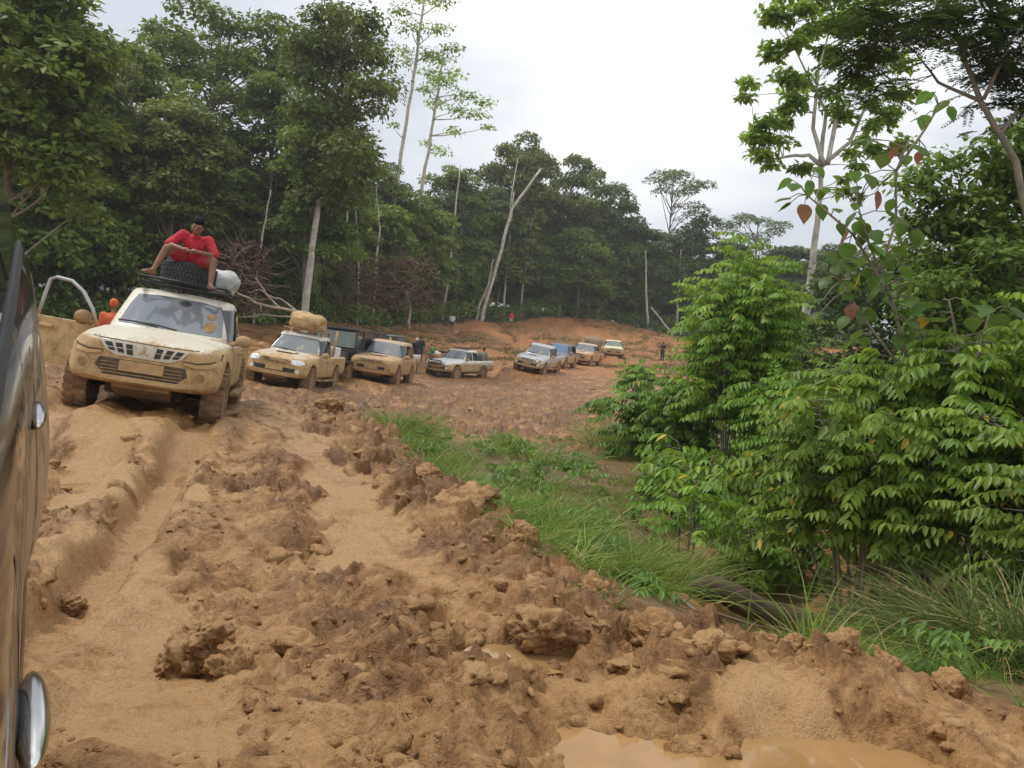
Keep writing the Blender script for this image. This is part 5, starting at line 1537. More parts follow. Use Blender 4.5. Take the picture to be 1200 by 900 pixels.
# ------------------------------------------------------------------ right side: pale-barked tree and dark tree
def branch_tree(name, label, W, d, r0, limbs, clumps, leafm, bark, seed, size=.22, flat=.5, aspect=.5, compound=False, cat='tree'):
    rs = np.random.default_rng(seed)
    W = [P(x, y, d) for x, y in W]
    z = gz_at(W[0][0], W[0][1]) - .2
    o0 = np.array([W[0][0], W[0][1], z])
    root = thing(name, label, cat, tuple(o0))
    line = [o0 * 0] + [w - o0 for w in W]; fine = []
    for a, b in zip(line[:-1], line[1:]):
        for k in range(5): fine.append(a + (b - a) * k / 5 + rs.normal(size=3) * r0 * .08)
    fine.append(line[-1])
    tb = MB().tube(fine, list(np.linspace(r0, r0 * .35, len(fine))), 10)
    skel = list(fine)
    for lp in limbs:
        L_ = [P(x, y, d) - o0 + np.array([0, rs.normal() * .25, 0]) for x, y in lp]
        f2 = []
        for a, b in zip(L_[:-1], L_[1:]):
            for k in range(4): f2.append(a + (b - a) * k / 4 + rs.normal(size=3) * r0 * .06)
        f2.append(L_[-1]); tb.tube(f2, list(np.linspace(r0 * .45, r0 * .12, len(f2))), 7); skel += f2
    SK = np.array(skel)
    lv = Leaves()
    for sx, sy, r_, n in clumps:
        c = P(sx, sy, d) - o0 + np.array([0, rs.normal() * r_ * 1.2, 0])
        j = int(np.argmin(np.linalg.norm(SK - c, axis=1) + np.clip(SK[:, 2] - c[2], 0, None)))
        tw = bent(SK[j], c, 5, .06, rs)
        tb.tube(tw, list(np.linspace(r0 * .12, r0 * .035, 5)), 5)
        if not compound:
            clump_leaves(lv, c, r_, n, size, rs, flat, zmin=-.7, shell=(.15, 1.1), up=.8, aspect=aspect)
        else:
            feather(lv, c, r_, n, rs, size)
    tb.build('trunk', MAT[bark], root, True); link('crown', lv.mesh('crown'), MAT[leafm], root)
    return root
def feather(lv, c, r_, n, rs, size):
    """sprays of many small paired leaflets"""
    for _ in range(max(3, n // 26)):
        a = rs.uniform(0, 6.28); d = np.array([math.cos(a), math.sin(a), rs.uniform(-.35, .25)])
        st = c + rs.normal(size=3) * r_ * .35; L_ = r_ * rs.uniform(.6, 1.1)
        k = 13; t = np.linspace(.15, 1, k)[:, None]
        p = st + d * L_ * t + np.array([0, 0, -.25]) * L_ * t * t
        side = unit(np.cross(d, [0, 0, 1]))
        for s in (-1, 1):
            lv.kites(p, s * side + d * .35 + rs.normal(size=(k, 3)) * .1, np.tile([0, 0, 1.0], (k, 1)) + rs.normal(size=(k, 3)) * .2, size * (1 - .35 * np.abs(t[:, 0] - .5)), size * .34, np.clip(rs.uniform(.2, .8) + rs.normal(size=k) * .1, 0, 1))
rs = np.random.default_rng(77)
cl = [(900, 30, .5), (930, 15, .6), (960, -10, .7), (985, 25, .55), (1010, 20, .6), (1040, 35, .5), (905, 60, .5), (940, 55, .6), (975, 60, .6), (1015, 70, .55), (1045, 80, .5), (915, 95, .5), (950, 90, .55), (990, 100, .55), (1025, 110, .5), (1055, 110, .45), (880, 100, .35), (895, 140, .42), (880, 165, .4), (900, 178, .42), (925, 165, .42), (940, 135, .45), (985, 140, .4), (1015, 150, .42), (1040, 140, .45),
      (1055, 165, .42), (905, 195, .32), (935, 195, .3), (1000, 185, .3), (960, 40, .6), (1030, 175, .35), (920, 130, .4), (1000, 0, .6), (930, -25, .6), (1040, 0, .5), (1000, 215, .25), (1020, 230, .22)]
branch_tree('pale_barked_tree', 'pale-barked tree with bright open crown right of the skyline', [(940, 400), (948, 340), (958, 260), (963, 195)], 25, .165,
            [[(963, 195), (953, 150), (957, 80), (975, 20)], [(963, 195), (980, 130), (985, 60), (1000, 0)], [(963, 195), (998, 165), (1015, 120), (1040, 60)], [(963, 195), (950, 180), (920, 182), (885, 192)], [(963, 190), (968, 130), (930, 60)]],
            [(x + rs.normal() * 9, y + rs.normal() * 9, r_ * rs.uniform(.5, 1.0), int(125 * r_ / .5)) for _ in range(2) for x, y, r_ in cl], 'leaf_open', 'bark_pale', 21, .21, .55, .55)
rs2 = np.random.default_rng(402); cl = []
while len(cl) < 85:
    x = rs2.uniform(338, 458); y = rs2.uniform(10, 235)
    if ((x - 400) / 58) ** 2 + ((y - 85) / 80) ** 2 < 1 or (y > 120 and abs(x - 392) < 40): cl.append((x, y, rs2.uniform(1.0, 1.7)))
branch_tree('rainforest_tree', 'tallest dense round-crowned tree, its thick straight pale trunk bare below', [(357, 365), (366, 290), (378, 200), (390, 110), (398, 50)], 50, .25, [[(385, 150), (365, 110), (350, 70)], [(388, 130), (415, 90), (440, 60)], [(392, 100), (400, 60), (420, 25)]],
            [(x, y, r_, int(170 * r_)) for x, y, r_ in cl], 'leaf_forest', 'bark_pale', 402, .35, .6, .5)
# dark overhanging tree at the right edge, feathery leaves
cl = [(1060, 20, .5), (1085, 45, .5), (1040, 50, .4), (1065, 70, .45), (1100, 15, .4), (1000, 20, .35), (1030, 15, .4), (1020, 60, .35), (1110, 5, .3), (1150, 30, .3), (1170, 60, .4), (1195, 40, .4), (1140, 60, .3), (1165, 85, .35), (1190, 90, .45), (1200, 110, .4), (1130, 10, .25), (1180, 10, .3), (1205, 70, .4), (1215, 20, .5)]
branch_tree('feathery_tree', 'dark feathery-leaved tree overhanging from the right edge of the frame', [(1250, 560), (1225, 350), (1190, 190), (1150, 120), (1130, 70), (1110, 0)], 13, .075,
            [[(1150, 120), (1110, 90), (1075, 60)], [(1150, 118), (1165, 60), (1200, 20)], [(1130, 70), (1118, 30), (1085, 10)], [(1170, 160), (1200, 120), (1240, 90)]],
            [(x + rs.normal() * 8, y + rs.normal() * 8, r_ * 1.2, 640) for _ in range(2) for x, y, r_ in cl], 'leaf_dark', 'bark_grey', 22, .10, compound=True)
cl = []
for i in range(120):
    x = rs.uniform(1065, 1290); y = rs.uniform(140, 440)
    if x < 1130 and y < 190: continue
    cl.append((x, y, rs.uniform(.42, .75)))
branch_tree('broadleaf_tree', 'dense dark broad-leaved tree filling the right edge below the feathery boughs', [(1190, 600), (1180, 420), (1175, 300), (1180, 180)], 16, .15,
            [[(1178, 320), (1120, 280), (1085, 270)], [(1176, 260), (1210, 200), (1260, 150)], [(1180, 360), (1130, 340), (1080, 350)]],
            [(x, y, r_, int(150 * r_ / .5)) for x, y, r_ in cl], 'leaf_forest', 'bark_dark', 23, .18, .5, .5)
cl = [(rs.uniform(960, 1130), rs.uniform(300, 470), rs.uniform(.6, 1.1)) for _ in range(60)]
branch_tree('broadleaf_tree', 'shadowy broad-leaved tree behind the big-leaved plant, right of the pale trunk', [(1060, 520), (1055, 430), (1050, 340)], 21, .12, [], [(x, y, r_, int(90 * r_ / .5)) for x, y, r_ in cl], 'leaf_dark', 'bark_dark', 24, .2, .6, .5)

# big-leaved plant: every leaf an object of its own
def big_leaf_mesh(seed):
    rs = np.random.default_rng(seed); n = 10; V = [(0, 0, 0)]; val = [.5]
    prof = [(0, .05), (-.04, .18), (.06, .31), (.24, .40), (.44, .39), (.62, .31), (.80, .19), (.93, .08), (1.04, 0)]
    L_, R_, C_ = [], [], []
    V = []; 
    for i, (x, w) in enumerate(prof):
        z = -.30 * max(x, 0) ** 2
        V += [(x, w, z - .10 * w + rs.normal() * .012), (x if x > 0 else 0, 0, -.30 * max(x, 0) ** 2 + .07 * w), (x, -w, z - .10 * w + rs.normal() * .012)]
    F = []
    for i in range(len(prof) - 1):
        a = i * 3; F += [(a, a + 3, a + 4, a + 1), (a + 1, a + 4, a + 5, a + 2)]
    return mesh_np('leaf', np.array(V), np.array(F), {'v': np.clip(.5 + rs.normal(size=len(V)) * .12, 0, 1)}, smooth=True)
blm = [big_leaf_mesh(i) for i in range(4)]
blm_r = [big_leaf_mesh(10 + i) for i in range(2)]; blm_y = big_leaf_mesh(20)
for b in blm: b.materials.append(MAT['big_leaf'])
for b in blm_r: b.materials.append(MAT['big_leaf_rust'])
blm_y.materials.append(MAT['big_leaf_yellow'])
def big_leaved_plant(label, d, stems, spots, seed, scale=1.0):
    rs = np.random.default_rng(seed)
    b = P(*stems[0][0], d); z = gz_at(b[0], b[1]) - .1
    root = thing('big_leaved_plant', label, 'plant', (b[0], b[1], z)); o0 = np.array([b[0], b[1], z])
    SK = []
    for i, line in enumerate(stems):
        W = [P(x, y, d) - o0 for x, y in line]
        if i == 0: W = [np.zeros(3)] + W
        fine = []
        for a, c in zip(W[:-1], W[1:]):
            for k in range(4): fine.append(a + (c - a) * k / 4)
        fine.append(W[-1]); SK += fine
        MB().tube(fine, list(np.linspace(.03 if i == 0 else .018, .008, len(fine))), 6).build('stem', MAT['bark_grey'], root, True)
    SK = np.array(SK)
    for (x, y, s, kind) in spots:
        p = P(x, y, d + rs.uniform(-.4, .4)) - o0
        j = int(np.argmin(np.linalg.norm(SK - p, axis=1)))
        me = {'g': blm[rs.integers(4)], 'r': blm_r[rs.integers(2)], 'y': blm_y}[kind]
        lf = link('leaf', me, None, root); lf.location = p
        out = p - SK[j]; a = math.atan2(out[1], out[0]) + rs.normal() * .5
        lf.rotation_euler = (rs.normal() * .25, (R(24) if kind == 'g' else R(62)) + rs.normal() * .3, a); sc = s * scale; lf.scale = (sc, sc, sc)
        MB().tube([SK[j], (SK[j] + p) / 2 + np.array([0, 0, .03]), p], [.007, .006, .005], 5, False).build('leaf_stalk', MAT['bark_grey'], root)
sp_ = [(932, 215, .30, 'g'), (950, 212, .28, 'g'), (925, 232, .26, 'g'), (960, 222, .24, 'g'), (943, 240, .30, 'r'), (962, 240, .26, 'g'),
       (1010, 178, .34, 'g'), (1035, 182, .34, 'g'), (1050, 172, .26, 'r'), (1015, 205, .28, 'g'), (1045, 205, .38, 'g'), (1062, 195, .3, 'g'), (1030, 225, .28, 'r'), (1020, 215, .26, 'g'), (1058, 230, .28, 'g'), (1040, 248, .3, 'g'), (1000, 250, .26, 'g'), (1012, 262, .28, 'g'), (985, 262, .24, 'g'),
       (1025, 270, .28, 'g'), (1055, 262, .26, 'g'), (995, 285, .36, 'g'), (1018, 288, .34, 'g'), (975, 295, .3, 'g'), (1040, 300, .28, 'g'), (1008, 320, .28, 'y'), (990, 330, .3, 'g'), (970, 325, .26, 'g'), (996, 357, .26, 'r'), (1030, 335, .3, 'g'), (965, 350, .28, 'g'), (1060, 325, .28, 'g'), (1015, 360, .28, 'g'), (992, 272, .24, 'r'),
       (1072, 170, .34, 'g'), (1095, 110, .34, 'g'), (1110, 118, .30, 'g'), (1085, 135, .28, 'g'), (1078, 178, .2, 'r')]
big_leaved_plant('plant with large drooping leaves, some rusty, reaching up before the pale trunk', 9.5, [[(1085, 640), (1070, 450), (1045, 350), (1020, 290), (1005, 240)], [(1045, 350), (1000, 275), (965, 245), (945, 228)], [(1030, 320), (1050, 260), (1050, 200), (1065, 165)], [(1050, 200), (1085, 150), (1100, 125)], [(1070, 450), (1010, 370), (985, 330)]], sp_ + [(x + rs.normal() * 16, y + rs.normal() * 12, s * .85, 'g') for x, y, s, k in sp_ if k == 'g'] + [(rs.uniform(985, 1080), rs.uniform(265, 400), .28, 'g') for _ in range(34)], 3, .70)
big_leaved_plant('broad-leaved seedling topping the shrubs at right, with a pink bud', 9.0, [[(1150, 640), (1130, 480), (1118, 380), (1112, 352)], [(1130, 480), (1150, 400), (1160, 365)]],
                 [(1100, 356, .42, 'g'), (1128, 352, .40, 'g'), (1085, 372, .30, 'y'), (1150, 358, .40, 'g'), (1170, 368, .36, 'g'), (1110, 375, .3, 'g'), (1185, 360, .34, 'g'), (1140, 372, .3, 'g')], 4, .8)

# ------------------------------------------------------------------ shrubs of the gully, feather-leaved
def frond(lv, p0, d, L_, pairs, ll, rs, val, droop=.5, tb=None):
    d = unit(np.asarray(d, float)); t = np.linspace(.12, 1, pairs)
    g = np.array([0, 0, -1.0])
    P_ = p0 + d * (L_ * t)[:, None] + g * (droop * L_ * t * t * .5)[:, None]
    tang = unit(d + g * (droop * t)[:, None])
    side = unit(np.cross(tang, [0, 0, 1.0]))
    up = unit(np.cross(side, tang))
    sz = ll * (0.75 + .35 * np.sin(np.pi * t)) * rs.uniform(.85, 1.15, pairs)
    for s in (-1, 1):
        dd = side * s * .95 + tang * .55 + g * .55 + rs.normal(size=(pairs, 3)) * .12
        lv.blades(P_, dd, up + rs.normal(size=(pairs, 3)) * .22, sz, sz * .42, np.where(rs.random(pairs) < .012, 1.0, np.clip(val + rs.normal(size=pairs) * .09, 0, .92)), droop=.25)
    lv.blades(P_[-1:], tang[-1:] + g * .3, up[-1:], sz[-1:], sz[-1:] * .36, np.array([val]))
    if tb is not None:
        tb.tube([p0, p0 + d * L_ * .5 + g * droop * L_ * .125, P_[-1]], [.005, .004, .002], 4, False)
def shrub(label, px, d, H, spread, stems, fr, seed, ll=.115, L_=.42, leaf='leaf_shrub', name='leafy_shrub', low=.25, group=None, lean=(0, 0), py=600, pairs=6):
    rs = np.random.default_rng(seed)
    b = on_ground(px, d, py); o0 = b - np.array([0, 0, .08])
    root = thing(name, label, 'shrub', tuple(o0), group=group)
    tb = MB(); lv = Leaves(); random.seed(seed)
    for i in range(stems):
        a = 2.39996 * i + rs.uniform(-.4, .4); q = math.sqrt((i + .5) / stems)
        tip = np.array([math.cos(a) * spread * q * rs.uniform(.8, 1.15) + lean[0], math.sin(a) * spread * q * .9 + lean[1], H * (1 - .30 * q * q) * rs.uniform(.78, 1.05)])
        base = np.array([math.cos(a) * .34 * q + rs.normal() * .06, math.sin(a) * .34 * q + rs.normal() * .06, 0])
        mid = base * .6 + tip * np.array([.40, .40, .52]) + np.array([rs.normal() * .08, rs.normal() * .08, 0])
        pts = np.array([base, (base + mid) / 2, mid, (mid + tip) / 2 * np.array([.9, .9, 1.04]), tip])
        tb.tube(pts, [.022, .019, .015, .010, .005], 6, False)
        nf = max(4, fr // stems)
        for k in range(nf):
            t = low + (1 - low) * (k + rs.random()) / nf
            j = min(int(t * 4), 3); p = pts[j] + (pts[j + 1] - pts[j]) * (t * 4 - j)
            az = 2.39996 * k + rs.uniform(-.5, .5) + seed
            dd = np.array([math.cos(az), math.sin(az), rs.uniform(-.05, .45)])
            dd[:2] += unit(tip[None, :2])[0] * .35
            # side twig then leaf
            tw = p + dd * rs.uniform(.05, .35) * (1.2 - .5 * t)
            tb.tube([p, tw], [.007, .004], 4, False)
            frond(lv, tw, dd, L_ * rs.uniform(.7, 1.2), pairs, ll * rs.uniform(.85, 1.15), rs, rs.uniform(.2, .85), droop=rs.uniform(.3, .75))
            if rs.random() < .5:
                d2 = dd + rs.normal(size=3) * .6
                frond(lv, tw, d2, L_ * rs.uniform(.5, .9), pairs - 1, ll * rs.uniform(.8, 1.1), rs, rs.uniform(.15, .8), droop=rs.uniform(.3, .8))
    tb.build('stems', MAT['bark_grey'], root, True)
    link('foliage', lv.mesh('foliage'), MAT[leaf], root)
    return root
shrub('large feather-leaved shrub left of centre in the thicket at right', 1000, 9.6, 3.0, 1.15, 11, 500, 1, low=.45, ll=.14)
shrub('tall feather-leaved shrub in the middle of the thicket at right', 1075, 9.4, 3.25, 1.2, 11, 500, 2, low=.48, ll=.14)
shrub('feather-leaved shrub at the right edge with boughs in flat tiers', 1185, 9.0, 3.3, 1.3, 11, 500, 3, low=.50, ll=.15)
shrub('shrub with leaves brushing the grass at the right edge', 1250, 7.6, 2.3, 1.0, 10, 240, 13, low=.3)
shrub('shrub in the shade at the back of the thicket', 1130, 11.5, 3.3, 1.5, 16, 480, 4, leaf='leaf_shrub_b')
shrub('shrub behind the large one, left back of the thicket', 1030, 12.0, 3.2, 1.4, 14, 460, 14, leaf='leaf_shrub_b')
shrub('tall bright feathery shrub standing alone at mid right', 858, 16.5, 4.7, .95, 15, 640, 5, low=.30, ll=.15, L_=.55, py=540, leaf='leaf_lime')
shrub('shrub leaning off the tall bright one towards the thicket', 930, 15.0, 2.5, 1.1, 12, 360, 6, low=.1, ll=.14, L_=.5, py=560)
shrub('low dark-leaved shrub at the near foot of the tall bright shrub', 775, 18.0, 1.9, 1.3, 12, 330, 7, low=.1, ll=.17, L_=.5, leaf='leaf_shrub_b', py=520)
shrub('low broad-leaved shrub beside the grassy tongue', 815, 14.5, 1.3, .9, 9, 130, 8, low=.1, ll=.24, L_=.35, pairs=3, py=560)
shrub('drooping broad-leaved shrub overhanging the creek', 905, 12.0, 1.5, .8, 8, 120, 9, low=.2, ll=.22, L_=.35, pairs=3, py=640)
shrub('slender seedling with pale leaves over the creek bank', 800, 11.5, 1.35, .25, 3, 36, 10, low=.35, ll=.14, py=620)
shrub('small leafy sapling on the clay before the last pickup', 745, 30, 1.9, .42, 5, 90, 11, low=.6, ll=.17, L_=.4, py=470)
shrub('bushy shrub at mid right below the forest edge', 940, 26, 3.0, 1.7, 14, 380, 12, low=.1, ll=.2, L_=.6, py=520)
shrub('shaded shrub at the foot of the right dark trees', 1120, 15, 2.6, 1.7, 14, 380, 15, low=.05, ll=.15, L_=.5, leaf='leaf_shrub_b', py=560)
# sparse broad weeds and low cover on the gully sides: uncountable
rs = np.random.default_rng(9)
def in_green(n, x0, x1, y0, y1, thr=.5):
    x = rs.uniform(x0, x1, n); y = rs.uniform(y0, y1, n); g = green_zone(x, y)
    k = g > thr
    return x[k], y[k]
x, y = in_green(1500, -3.5, 9, 3.8, 24)
z = gz_at(x, y); lv = Leaves()
dense = fbm(x * .8, y * .8, 301, 3)
for i in range(len(x)):
    if dense[i] < -.02 or (810 < 600 + 1000 * x[i] / y[i] < 960 and y[i] < 13) or polydist(x[i], y[i], CREEK) < 1.25: continue
    n = rs.integers(4, 9); h = rs.uniform(.08, .45)
    for k in range(n):
        a = rs.uniform(0, 6.28); frond(lv, np.array([x[i], y[i], z[i] + h * rs.uniform(.3, 1)]), (math.cos(a), math.sin(a), rs.uniform(.1, .7)), rs.uniform(.12, .26), 3, rs.uniform(.06, .12), rs, rs.uniform(.2, .9))
tag(link('ground_cover', lv.mesh('ground_cover'), MAT['leaf_weed']), 'low leafy weeds covering the gully sides', 'weeds', kind='stuff')
# grass
def grass_field(name, label, x, y, per, L_, W_, mat, seed, spread=.10, tilt=.55, bend=.9, seg=4):
    rs = np.random.default_rng(seed)
    z = gz_at(x, y); lv = Leaves()
    n = len(x)
    X = np.repeat(np.stack([x, y, z], 1), per, 0); X[:, :2] += rs.normal(size=(len(X), 2)) * spread
    X[:, 2] -= .03
    lean_ = np.repeat(rs.normal(size=(n, 2)) * .25, per, 0)
    d0 = np.stack([rs.normal(size=len(X)) * tilt + lean_[:, 0], rs.normal(size=len(X)) * tilt + lean_[:, 1], np.ones(len(X))], 1)
    h = unit(d0 * np.array([1, 1, 0])) * bend * rs.uniform(.3, 1.2, len(X))[:, None] + np.array([0, 0, -1.0]) * bend * rs.uniform(.3, 1.1, len(X))[:, None]
    val = np.clip(rs.normal(size=len(X)) * .2 + np.repeat(rs.uniform(.2, .75, n), per), 0, .93)
    val = np.where(rs.random(len(X)) < .09, 1.0, val)
    lv.strips(X, d0, L_ * rs.uniform(.5, 1.3, len(X)), W_ * rs.uniform(.6, 1.3, len(X)), h, val, seg)
    return link(name, lv.mesh(name), MAT[mat])
x, y = in_green(2600, -3.5, 6.5, 3.9, 20, .35)
gd = fbm(x * .7 + 5, y * .7, 303, 3); k = (gd > -.02) & (polydist(x, y, CREEK) > 1.15) & (x < 3.2 + .1 * y) & ~((600 + 1000 * x / y > 800) & (600 + 1000 * x / y < 965) & (y > 5.0) & (y < 13)) & (rs.random(len(x)) < .85)
o = grass_field('grass', '', x[k], y[k], 26, .34, .009, 'grass', 1)
tag(o, 'bright green grass spilling down the gully from the clay edge', 'grass', kind='stuff')
# fringe along the clay edge and pale straw
ep = np.array(EDGE); 
ex = np.concatenate([np.linspace(ep[i, 0], ep[i + 1, 0], 60) for i in range(len(ep) - 2)]); ey = np.concatenate([np.linspace(ep[i, 1], ep[i + 1, 1], 60) for i in range(len(ep) - 2)])
ex = ex + rs.normal(size=len(ex)) * .25 + .35; ey = ey + rs.normal(size=len(ey)) * .25 + .35
k = (rs.random(len(ex)) < .7) & (ex < .75)
o = grass_field('edge_grass', '', ex[k], ey[k], 24, .42, .010, 'grass', 2, .08, .5, 1.1)
tag(o, 'longer grass fringing the churned clay edge', 'grass', kind='stuff')
# dry scrub on the far bank
bx, by = [], []
while len(bx) < 900:
    q = P(rs.uniform(380, 830), 400, rs.uniform(55, 118))
    if q[1] < edge_d(q[0] / q[1] * 1000 + 600) - 1 and fbm(np.array([q[0] * .09]), np.array([q[1] * .09]), 305, 3)[0] > -.12 and min(math.hypot(q[0] - p_[0][0], q[1] - p_[0][1]) for p_ in PADS) > 5: bx.append(q[0]); by.append(q[1])
o = grass_field('bank_scrub', '', np.array(bx), np.array(by), 14, .55, .06, 'scrub', 4, .35, .7, .9, 3)
tag(o, 'sparse dry scrub grown over the far clay bank', 'scrub', kind='stuff')
# big grass clumps
def tuft(label, px, d, n, L_, W_, mat, seed, spread=.16, tilt=.45, bend=1.1, py=650, seg=6, group=None):
    b = on_ground(px, d, py)
    rs = np.random.default_rng(seed); lv = Leaves()
    X = np.array([0, 0, -.03]) + np.stack([rs.normal(size=n) * spread, rs.normal(size=n) * spread, np.zeros(n)], 1)
    d0 = np.stack([X[:, 0] / spread * tilt * .6 + rs.normal(size=n) * tilt * .5, X[:, 1] / spread * tilt * .6 + rs.normal(size=n) * tilt * .5, np.ones(n)], 1)
    hb = unit(d0 * np.array([1, 1, 0])) * bend * rs.uniform(.3, 1.1, n)[:, None] + np.array([0, 0, -1.0]) * bend * rs.uniform(.5, 1.4, n)[:, None]
    val = np.clip(rs.uniform(.1, .9, n), 0, .92); val = np.where(rs.random(n) < .12, 1.0, val)
    lv.strips(X, d0, L_ * rs.uniform(.45, 1.2, n), W_ * rs.uniform(.6, 1.3, n), hb, val, seg)
    o = link('grass_clump', lv.mesh('grass_clump'), MAT[mat]); o.location = tuple(b)
    return tag(o, label, 'grass clump', group)
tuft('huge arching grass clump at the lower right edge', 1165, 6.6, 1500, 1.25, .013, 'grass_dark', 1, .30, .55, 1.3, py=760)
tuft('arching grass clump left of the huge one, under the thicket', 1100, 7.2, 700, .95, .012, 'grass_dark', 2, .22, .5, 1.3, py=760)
tuft('grass clump half cut by the right frame edge', 1235, 6.2, 900, 1.1, .013, 'grass_dark', 12, .28, .55, 1.3, py=780)
tuft('sparse pale-bladed tuft standing up from the clay ridge', 948, 5.2, 46, .62, .013, 'grass', 3, .07, .35, .7, py=770)
tuft('bright grass tuft at the top of the grassy tongue near the clay block', 470, 15.0, 420, .8, .016, 'grass', 4, .28, .5, 1.0, py=510)
tuft('grass clump hanging over the clay at the tongue middle', 640, 8.4, 600, .62, .010, 'grass', 5, .25, .5, 1.1, py=600)
tuft('straw-streaked grass clump beside the log', 735, 7.4, 700, .6, .010, 'grass', 6, .28, .5, 1.1, py=680)
tuft('dense grass clump above the creek bank', 775, 9.4, 800, .7, .011, 'grass', 7, .35, .5, 1.0, py=650)
tuft('tall grass clump at the foot of the low dark shrub', 730, 19.5, 520, 1.3, .018, 'grass', 8, .4, .45, 1.0, py=500)
tuft('tall grass clump under the tall bright shrub', 880, 14.2, 700, 1.25, .016, 'grass_dark', 9, .4, .45, 1.0, py=580)
tuft('grass clump by the stems at the thicket foot', 1000, 7.8, 420, .55, .010, 'grass_dark', 10, .3, .5, 1.0, py=740)
tuft('short grass clump at the far end of the grassy tongue', 600, 16.5, 420, .6, .014, 'grass', 11, .5, .5, 1.0, py=540)
# log across the creek and thin poles
m = MB(); a, b = P(815, 716, 8.6), P(940, 738, 8.9)
a[2] = gz_at(a[0], a[1]) + .16; b[2] = gz_at(b[0], b[1]) + .34
random.seed(3); m.tube([a + (b - a) * t + np.array([0, 0, .03 * math.sin(7 * t)]) for t in np.linspace(-.05, 1.1, 12)], [.13] * 12, 12, True, .10)
tag(m.build('log', MAT['log'], None, True), 'dark rotten log lying across the creek', 'log')
m = MB(); m.tube([P(770, 680, 7.4), P(830, 728, 7.2), P(850, 745, 7.0)], [.016, .014, .010], 6); tag(m.build('stick', MAT['dead_wood'], None, True), 'thin dead stick slanting down the bank before the log', 'stick')
m = MB(); m.tube([P(820, 712, 8.2), P(880, 732, 8.1), P(925, 742, 8.0)], [.014, .012, .010], 6); tag(m.build('stick', MAT['dead_twig'], None, True), 'thin stick lying along the log', 'stick')

